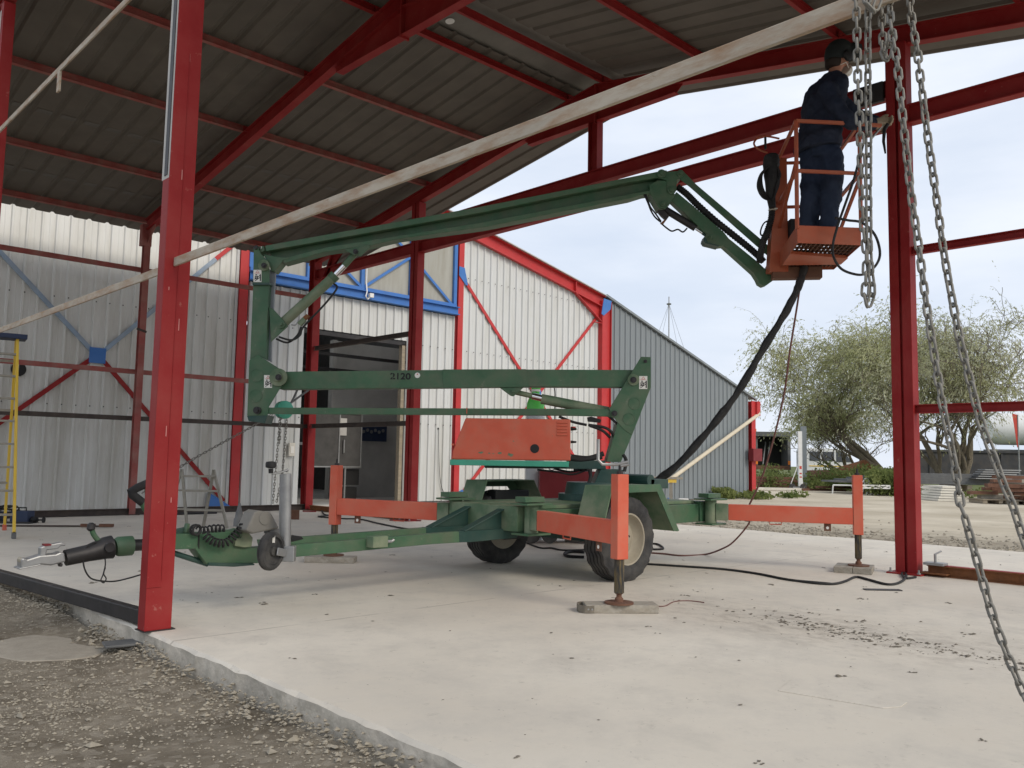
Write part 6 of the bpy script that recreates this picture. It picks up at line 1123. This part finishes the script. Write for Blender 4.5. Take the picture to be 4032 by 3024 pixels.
# ================================================================== background yard
GZ = -.13
def bgq(c, x, y, D): q = onb(c, x, y, D); return q
def bgz(c, x, D): q = onb(c, x, 0, D); q.z = GZ; return q
rg = random.Random(11)
def tree(base, height, spread, n_limb, strands, leafm, label, dens=1., seed=1, skew=0., zmin=.9, up=.5, lf_sc=1.):
    r = random.Random(seed); t = thing('willow_tree', base, label, 'tree'); wood = MB(); tips = []
    def grow(p, d, L_, rad, lvl):
        n = 6; pts = [p.copy()]; rs = [rad]; dd = d.copy()
        for i in range(n):
            dd = (dd+Vector((r.uniform(-.26, .26), r.uniform(-.26, .26), r.uniform(-.12, .16)))).normalized(); pts.append(pts[-1]+dd*L_/n); rs.append(max(.012, rad*(1-.5*(i+1)/n)))
        wood.tube(pts, rs, 5 if lvl > 1 else 8)
        if lvl >= 2: tips.extend((pts[i], dd, lvl) for i in (2, 3, 4, 5, 6))
        if lvl >= 4: return
        k = (3, 4, 3, 3)[lvl]
        for j in range(k):
            i = r.randint(2, n) if j else n; q = pts[i]; a = r.uniform(0, 6.28); out_ = Vector((math.cos(a), math.sin(a), r.uniform(-.15, .8)))
            grow(q, (dd*.8+out_*.8).normalized(), L_*r.uniform(.55, .80), rs[i]*.66, lvl+1)
    for i in range(n_limb):
        a = i*6.28/n_limb+r.uniform(-.4, .4); d = Vector((math.cos(a)*.6+RR.x*skew, math.sin(a)*.6+RR.y*skew, 1.0)).normalized(); grow(base+Vector((math.cos(a)*.15, math.sin(a)*.15, 0)), d, height*.38, .19*height/9, 0)
    wood.build('trunk', 'bark', t, smooth=True)
    vs = []; fs = []; tv = MB(); clump = {}
    for s in range(strands):
        p, d, lv = r.choice(tips); key = (round(p.x/1.1), round(p.y/1.1), round(p.z/1.1)); g = clump.setdefault(key, r.random())
        if r.random() > .25+1.0*g: continue
        p = p+Vector((r.gauss(0, .12), r.gauss(0, .12), r.gauss(0, .12))); a = r.uniform(0, 6.28); h = Vector((math.cos(a), math.sin(a), 0)); dd = (d*.7+h*.6+UP*r.uniform(-.1, up)).normalized(); L_ = r.uniform(.6, 1.9)*spread; n = 9; pts = [p]; gr = r.uniform(.10, .30)
        for i in range(n): dd = (dd+Vector((r.uniform(-.05, .05), r.uniform(-.05, .05), -gr))).normalized(); pts.append(pts[-1]+dd*L_/n)
        if pts[-1].z < zmin+r.uniform(0, .8): continue
        if s % 3 == 0: tv.tube(pts[::3], [.010, .008, .005, .003], 3, False)
        for i in range(2, n+1):
            for _ in range(3):
                if r.random() > dens*(.4+.6*g): continue
                q = pts[i]+Vector((r.gauss(0, .035), r.gauss(0, .035), r.gauss(0, .035))); ln = r.uniform(.09, .19)*lf_sc; ax = (dd+Vector((r.uniform(-.6, .6), r.uniform(-.6, .6), r.uniform(-.8, .1)))).normalized(); sd = ax.cross(Vector((r.uniform(-1, 1), r.uniform(-1, 1), r.uniform(-1, 1)))).normalized()*ln*.14
                o = len(vs); vs.extend([q-sd*.3, q+ax*ln*.5-sd, q+ax*ln, q+ax*ln*.5+sd]); fs.append((o, o+1, o+2, o+3))
    lf = MB(); lf.add(vs, fs); lf.build('crown', leafm, t); tv.build('twigs', 'bark', t)
    return t
tree(bgz('S', 3500, 44), 10.2, 1.25, 5, 6500, 'leaf_willow', 'big drooping willow tree left of the right red post', .85, seed=4, skew=-.20, zmin=1.5)
tree(bgz('S', 3690, 40), 8.8, 1.0, 4, 3400, 'leaf_willow_b', 'thin leaved willow tree behind the two slanting chains', .45, seed=9, skew=.12, up=.8)
tree(bgz('S', 3330, 49), 5.6, 1.3, 4, 2200, 'leaf_willow', 'smaller drooping willow hanging over the parked lorry', .9, seed=21, skew=-.30, zmin=2.2)
# refuse lorry rear
def at(u, D, z=GZ): return uw(u, D, z)
D_ = 58.; L0 = (px('r', 110, 0)[0]-2016)/F_PX*D_; L1 = L0+2.45; lo = thing('refuse_lorry', at((L0+L1)/2, D_+1), 'dark open rear end of a refuse lorry parked beyond the yard', 'lorry')
def obx(nm, m_, par, u0, u1, d0, d1, z0, z1, bev=0): b = MB(); b.obox(uw((u0+u1)/2, (d0+d1)/2, (z0+z1)/2), RR*((u1-u0)/2), FH*((d1-d0)/2), UP*((z1-z0)/2)); return b.build(nm, m_, par, bevel=bev)
obx('hopper_back', 'ink', lo, L0+.15, L1-.1, D_+1.2, D_+1.4, .9, 3.1); obx('side_panel', 'truck_grey', lo, L0, L0+.22, D_-.2, D_+1.5, .7, 3.2); obx('side_panel', 'truck_grey', lo, L1-.2, L1, D_-.2, D_+1.5, .7, 3.2); obx('roof_beam', 'truck_grey', lo, L0-.05, L1+.05, D_-.4, D_+1.5, 2.95, 3.25); obx('body', 'truck_white', lo, L0-.02, L1+.02, D_+1.5, D_+6, .8, 3.3); obx('tail_bumper', 'brown_steel', lo, L0+.05, L1-.1, D_-.3, D_, .72, .98)
for u in (L0+.7, L0+1.0): b = MB(); b.tube([uw(u, D_+.3, 1.0), uw(u+.35, D_+.8, 2.6)], .05, 8); b.build('ram', 'galv', lo)
for u in (L0+.05, L1-.2): obx('rear_lamp', 'lamp_orange', lo, u, u+.14, D_-.32, D_-.2, 1.05, 1.3)
obx('beacon', 'lamp_orange', lo, L0-.02, L0+.14, D_-.2, D_, 3.26, 3.44)
for u in (L0+.1, L1-.5): b = MB(); b.lathe(uw(u, D_+2.2, GZ+.5), RR, [(0, .2), (0, .5), (.3, .5), (.3, .2)], 20); b.build('wheel', 'tyre', lo)
# white van
V0 = (px('r', 790, 0)[0]-2016)/F_PX*57; va = thing('white_van', at(V0+2, 57), 'white van half hidden behind the willow branches', 'van')
b = MB(); b.prism([uw(V0+u, 56, z) for u, z in ((0, .35), (3.9, .35), (3.95, .9), (3.2, 1.25), (2.6, 2.15), (.1, 2.2), (0, 2.0))], FH*1.9); b.build('body', 'truck_white', va, bevel=.06)
for u0, u1 in ((.25, .95), (1.1, 1.85)): obx('window', 'glass_dark', va, V0+u0, V0+u1, 55.97, 55.99, 1.35, 1.95)
b = MB(); b.prism([uw(V0+u, 55.97, z) for u, z in ((2.0, 1.3), (3.0, 1.3), (2.5, 2.0), (2.0, 2.0))], FH*.02); b.build('cab_window', 'glass_dark', va); obx('stripe', 'yellow', va, V0+.2, V0+2.9, 55.97, 55.99, .98, 1.04)
for u in (.8, 3.1): b = MB(); b.lathe(uw(V0+u, 56.2, GZ+.33), -FH, [(0, .15), (0, .34), (.22, .34), (.22, .2), (.2, .1)], 20); b.build('wheel', 'tyre', va)
# white sign post on its wheeled trolley, with a grey pole behind
pq = bgz('S', 3130, 39); po_ = thing('post_trolley', pq, 'white post with faded red marks on a small wheeled trolley at the yard edge', 'post')
b = MB(); b.obox(pq+UP*1.45, RR*.085, FH*.06, UP*1.25); b.build('post', 'white_paint', po_)
for z_, h_ in ((1.05, .14), (.78, .06), (.62, .06)): b = MB(); b.obox(pq+UP*z_-FH*.062, RR*.05, FH*.002, UP*h_*.5); b.build('red_mark', 'ink_red', po_)
for k, f in ((-1, 0), (1, 0)):
    b = MB(); b.tube([pq+UP*1.4, pq+RR*(.47 if k < 0 else -.12)*-1+UP*.2], .02, 6); b.build('stay', 'white_paint', po_)
    b = MB(); b.lathe(pq+RR*(-.40 if k < 0 else .1)+UP*.16-FH*.05, -FH+RR*.4, [(0, .05), (0, .16), (.06, .16), (.06, .05)], 18); b.build('wheel', 'tyre', po_)
obx('axle_frame', 'galv', po_, pq.dot(RR)-.45, pq.dot(RR)+.15, 38.9, 39., GZ+.12, GZ+.18); b = MB(); q = bgz('S', 3144, 40.5); b.obox(q+UP*1.5, RR*.11, FH*.1, UP*1.5); tag(b.build('grey_pole', 'clad_grey'), 'plain grey square pole directly behind the white post', 'pole')
# big rusty pipe with flared dark end
q0, q1 = bgq('r', 800, 830, 44), bgq('r', 1270, 820, 43); pi_ = thing('rusty_pipe', Zset((q0+q1)/2, GZ), 'big rusty pipe with a dark flared end lying among the weeds', 'pipe'); b = MB(); b.cyl(q0, q1, .30, 18); b.build('tube', 'brown_steel', pi_, smooth=True); b = MB(); d_ = (q1-q0).normalized(); b.tube([q1, q1+d_*.5-FH*.2, q1+d_*1.3-FH*.5], [.32, .5, .75], 18); b.build('flare', 'rust', pi_, smooth=True)
obx('cradle', 'brown_steel', pi_, q0.dot(RR)+.4, q0.dot(RR)+.9, 43.5, 44.5, GZ, q0.z-.25); obx('cradle', 'brown_steel', pi_, q1.dot(RR)-.6, q1.dot(RR)-.1, 42.8, 43.8, GZ, q1.z-.25)
# white lattice girders
def lattice(nm, c, x0, x1, y0, y1, D, label):
    a, b_ = onb(c, x0, y1, D), onb(c, x1, y1, D); h = onb(c, x0, y0, D).z-a.z; a.z = max(a.z, GZ); b_.z = a.z; t = thing(nm, Zset((a+b_)/2, GZ), label, 'girder', 'white lattice girders on the ground'); L_ = (b_-a); n = 4
    for dz in (0.03, h): b = MB(); b.beam(a+UP*dz, b_+UP*dz, .05, .05); b.build('chord', 'white_paint', t); b = MB(); b.beam(a+UP*dz+FH*.5, b_+UP*dz+FH*.5, .05, .05); b.build('chord', 'white_paint', t)
    for i in range(n): b = MB(); p, q = a+L_*(i/n), a+L_*((i+1)/n); b.beam(p+UP*(.03 if i % 2 else h), q+UP*(h if i % 2 else .03), .035, .035); b.build('lacing', 'white_paint', t)
    for i in (0, n): b = MB(); b.beam(a+L_*(i/n)+UP*.03, a+L_*(i/n)+UP*h, .04, .04); b.build('upright', 'white_paint', t)
    b = MB(); b.box(0, .01, 0, .01, 0, .01)
lattice('lattice_girder', 's', 200, 465, 1112, 1185, 33, 'white lattice girder lying on the ground just right of the right red post')
lattice('lattice_girder', 'r', 1665, 2080, 960, 1010, 34, 'white lattice girder lying behind weeds just left of the right red post')
b = MB(); q = bgq('r', 1740, 850, 35)
for dx in (-.75, -.35, .0, .3, .62): b.tube([q, q+RR*dx-UP*(.9 if abs(dx) > .5 else 1.15)], .03, 5)
tag(b.build('pyramid_frame', 'white_paint'), 'white pyramid of thin bars rising out of the weeds', 'frame')
b = MB(); q = bgz('S', 3290, 35.5)
for a_, c_ in (((-.45, .0), (-.42, .36)), ((-.42, .36), (.35, .36)), ((.35, .36), (.48, .0))): b.tube([q+RR*a_[0]+UP*a_[1], q+RR*c_[0]+UP*c_[1]], .03, 5)
tag(b.build('small_frame', 'white_paint'), 'small open white frame standing at the edge of the weeds', 'frame')
# stack of white boards
a = onb('s', 560, 1245, 30.5); t = thing('board_stack', Zset(a, GZ), 'leaning stack of cream boards right of the white lattice girder', 'boards'); k_ = 0
for i in range(6): b = MB(); b.obox(Zset(a, GZ+.04+i*.088)+RR*(.05*i-.15+rg.uniform(-.03, .03))+FH*.1*i, RR*(.48-.03*i), FH*.7, UP*.035); b.build('board', 'wood_white', t)
# pallets with rusty steel
def pallet_load(x, D, n, label, seed):
    q = bgz('S', x, D); t = thing('pallet_load', q, label, 'pallet', 'pallets of rusty steel at the yard edge'); r = random.Random(seed)
    for k in (-1, 0, 1): b = MB(); b.obox(q+RR*.52*k+UP*.06, RR*.07, FH*.45, UP*.055); b.build('bearer', 'wood', t)
    for k in range(5): b = MB(); b.obox(q+FH*(.2*k-.4)+UP*.127, RR*.62, FH*.08, UP*.011); b.build('deck_board', 'wood', t)
    for i in range(n):
        w_ = r.uniform(.2, .55); b = MB(); b.obox(q+RR*r.uniform(-.35, .35)+FH*r.uniform(-.2, .3)+UP*(.16+.13*(i//2)+.05), RR*w_, FH*.12, UP*.055); b.build('steel_piece', 'brown_steel' if r.random() < .75 else 'wood_grey', t)
    return t
pallet_load(3850, 28.9, 7, 'pallet of rusty steel pieces, leftmost of the pallets behind the slanting chains', 1); pallet_load(3965, 28.4, 8, 'pallet of rusty steel pieces behind the right slanting chain at the right edge', 2); pallet_load(3920, 31., 12, 'taller pile of rusty steel standing behind the two front pallets', 3); pallet_load(4060, 27.6, 8, 'pallet of rusty steel cut off by the right edge', 4)
# long grey sheets
t = thing('sheet_stack', bgz('S', 3650, 37), 'long stack of dark grey metal sheets lying across behind the right red post', 'sheets')
for i in range(6): b = MB(); b.obox(bgz('S', 3640, 37)+UP*(.50+.075*i)+RR*(.35*i-.6), RR*(4.1-.2*i), FH*.8, UP*.036); b.build('sheet', 'truck_grey', t)
for k in (-3, -1, 1, 3): b = MB(); b.obox(bgz('S', 3640, 37)+RR*k+UP*.22, RR*.1, FH*.8, UP*.22); b.build('bearer', 'wood', t)
for i in range(5): b = MB(); b.obox(bgz('S', 3840, 36)+UP*(.75+.09*i)+RR*(.1*i), RR*.75, FH*.3, UP*.02); b.build('offcut_sheet', 'galv', t)
# dark containers / wall, white tanker
D_ = 62.; u0 = (px('s', 190, 0)[0]-2016)/F_PX*D_; dz = onb('s', 600, 672, D_).z; wl = thing('dark_container', uw(u0+5, D_, GZ), 'long low black skip container behind the willow trunk', 'container'); obx('body', 'dark_wall', wl, u0+.3, u0+26, D_, D_+2.2, GZ, dz, .05)
for k in range(9): obx('rib', 'dark_wall', wl, u0+1+k*2.6, u0+1.14+k*2.6, D_-.08, D_, GZ, dz-.1)
obx('rim', 'dark_wall', wl, u0+.1, u0+26.1, D_-.12, D_, dz-.14, dz+.02); obx('white_panel', 'truck_white', wl, u0+21.0, u0+24., D_-.13, D_-.1, .5, 1.2); obx('red_strip', 'ink_red', wl, u0+19., u0+21., D_-.13, D_-.1, .45, .6)
D_ = 80.; u0 = (px('s', 1060, 0)[0]-2016)/F_PX*D_; tk = thing('white_tanker', uw(u0+6, D_, GZ), 'pale white tanker lorry in the distance at the right edge', 'lorry'); za, zb = onb('s', 1300, 640, D_).z, onb('s', 1300, 230, D_).z
b = MB(); b.tube([uw(u0, D_, (za+zb)/2), uw(u0+.9, D_, (za+zb)/2+.1), uw(u0+12, D_, (za+zb)/2+.2)], [(zb-za)*.30, (zb-za)*.46, (zb-za)*.48], 24); b.build('tank', 'white_paint', tk, smooth=True)
obx('cab', 'white_paint', tk, u0+3.6, u0+6.6, D_-3.2, D_-1.4, za-.3, za+1.9, .2); obx('cab_window', 'glass_dark', tk, u0+3.9, u0+6.3, D_-3.22, D_-3.2, za+1.0, za+1.6); obx('marker_lamp', 'lamp_orange', tk, u0+6.0, u0+6.4, D_-3.25, D_-3.2, za+.2, za+.35); obx('base', 'truck_grey', tk, u0, u0+12, D_-.8, D_+.8, GZ, za-.2)
q = onb('s', 1420, 640, 55); b = MB(); b.tube([Zset(q, GZ), q+UP*2.1], .04, 6); fl = thing('flag_pole', Zset(q, GZ), 'red and white feather flag on a pole at the right edge', 'flag'); b.build('pole', 'galv', fl); b = MB(); b.prism([q+UP*.0, q+UP*2.1, q-RR*.35+UP*2.2, q-RR*.25+UP*1.5, q-RR*.08], FH*.02); b.build('flag', 'ink_red', fl)
# rust beams by the lean-to, timber stack
q = bgz('S', 2990, 40); t = thing('steel_beam_stack', q, 'low stack of rusty beams on the ground right of the grey lean-to', 'beams')
for i in range(7): b = MB(); b.obox(q+UP*(.12+.14*(i//2))+RR*(.6+.2*(i % 2))+FH*(.2*(i % 2)), RR*(1.5-.1*i), FH*.09, UP*.055); b.build('beam', 'brown_steel', t)
b = MB(); b.obox(bgz('S', 3010, 38.5)+UP*.08+RR*.4, RR*1.1, FH*.1, UP*.05); b.build('timber', 'wood_white', t)
q = bgz('S', 3205, 37.5); t = thing('steel_beam_stack', q, 'few rusty bars on the ground right of the white post', 'beams')
for i in range(4): b = MB(); b.obox(q+UP*(.10+.12*(i//2))+RR*.3*i, RR*.8, FH*.08, UP*.045); b.build('beam', 'brown_steel', t)
# radio mast behind the lean-to
q = bgz('S', 2637, 82); zt_ = onb('f', 965, 372, 82).z; rm_ = thing('radio_mast', q, 'thin guyed radio mast rising behind the grey lean-to', 'mast'); b = MB(); b.cyl(q, Zset(q, zt_), .09, 8, .05); b.build('pole', 'galv', rm_)
for k in (-1, 1):
    for f in (3.2, 5.2): b = MB(); b.tube([Zset(q, zt_-.7), Zset(q+RR*f*k*1.15+FH*1.5*k, GZ)], .016, 4, False); b.build('guy_wire', 'galv', rm_)
b = MB(); b.tube([Zset(q, zt_-5.5), Zset(q-RR*.75, zt_-4.4), Zset(q-RR*.85, zt_-3.6)], .04, 6); b.build('antenna', 'galv', rm_); b = MB(); b.lathe(Zset(q, zt_-.8), UP, [(0, .2), (.1, .25), (.2, .05)], 8); b.build('mast_head', 'galv', rm_)
# weeds and a far hedge
b = MB(); vs = []; fs = []
def tuft(q, h, n, sp):
    for i in range(n):
        a = rg.uniform(0, 6.28); p = q+Vector((math.cos(a), math.sin(a), 0))*rg.uniform(0, sp); z = rg.uniform(0, 1)**.7*h; l_ = rg.uniform(.06, .16); ax = Vector((rg.uniform(-1, 1), rg.uniform(-1, 1), rg.uniform(-.2, 1))).normalized(); sd = ax.cross(Vector((rg.uniform(-1, 1), rg.uniform(-1, 1), 0.3))).normalized()*l_*.35
        c = p+UP*z; o = len(vs); vs.extend([c-sd, c+ax*l_*.5-sd*1.2, c+ax*l_, c+ax*l_*.5+sd]); fs.append((o, o+1, o+2, o+3))
for i in range(170):
    x = rg.uniform(2960, 3300); D = rg.uniform(39.5, 46); g_ = max(.25, .8+1.1*mnoise.noise(Vector((x*.018, D*.4, 0)))); tuft(bgz('S', x, D), g_*rg.uniform(.3, .95), int(40*g_)+8, .5)
for i in range(60): x = rg.uniform(3300, 3420); D = rg.uniform(38, 43); tuft(bgz('S', x, D), rg.uniform(.6, 1.3), 60, .45)
for i in range(70): x = rg.uniform(3400, 3510); D = rg.uniform(34, 36); tuft(bgz('S', x, D), rg.uniform(.5, 1.15), 70, .4)
for i in range(40): x = rg.uniform(3520, 4050); D = rg.uniform(32, 36); tuft(bgz('S', x, D), rg.uniform(.15, .4), 40, .6)
for i in range(26): q = Vector((rg.uniform(25.3, 29), 15.6+rg.uniform(-.9, .0), gh(26, 15))); tuft(q, rg.uniform(.05, .22), 30, .3)
for i in range(14): q = Vector((rg.uniform(24.2, 25.2), 15.6+rg.uniform(-.3, .0), gh(26, 15))); tuft(q, rg.uniform(.2, .42), 50, .25)
b.add(vs, fs); tag(b.build('weeds', 'weed', origin=(0, 0, 0)), 'rough green weeds along the far edge of the yard', 'weeds', kind='stuff')
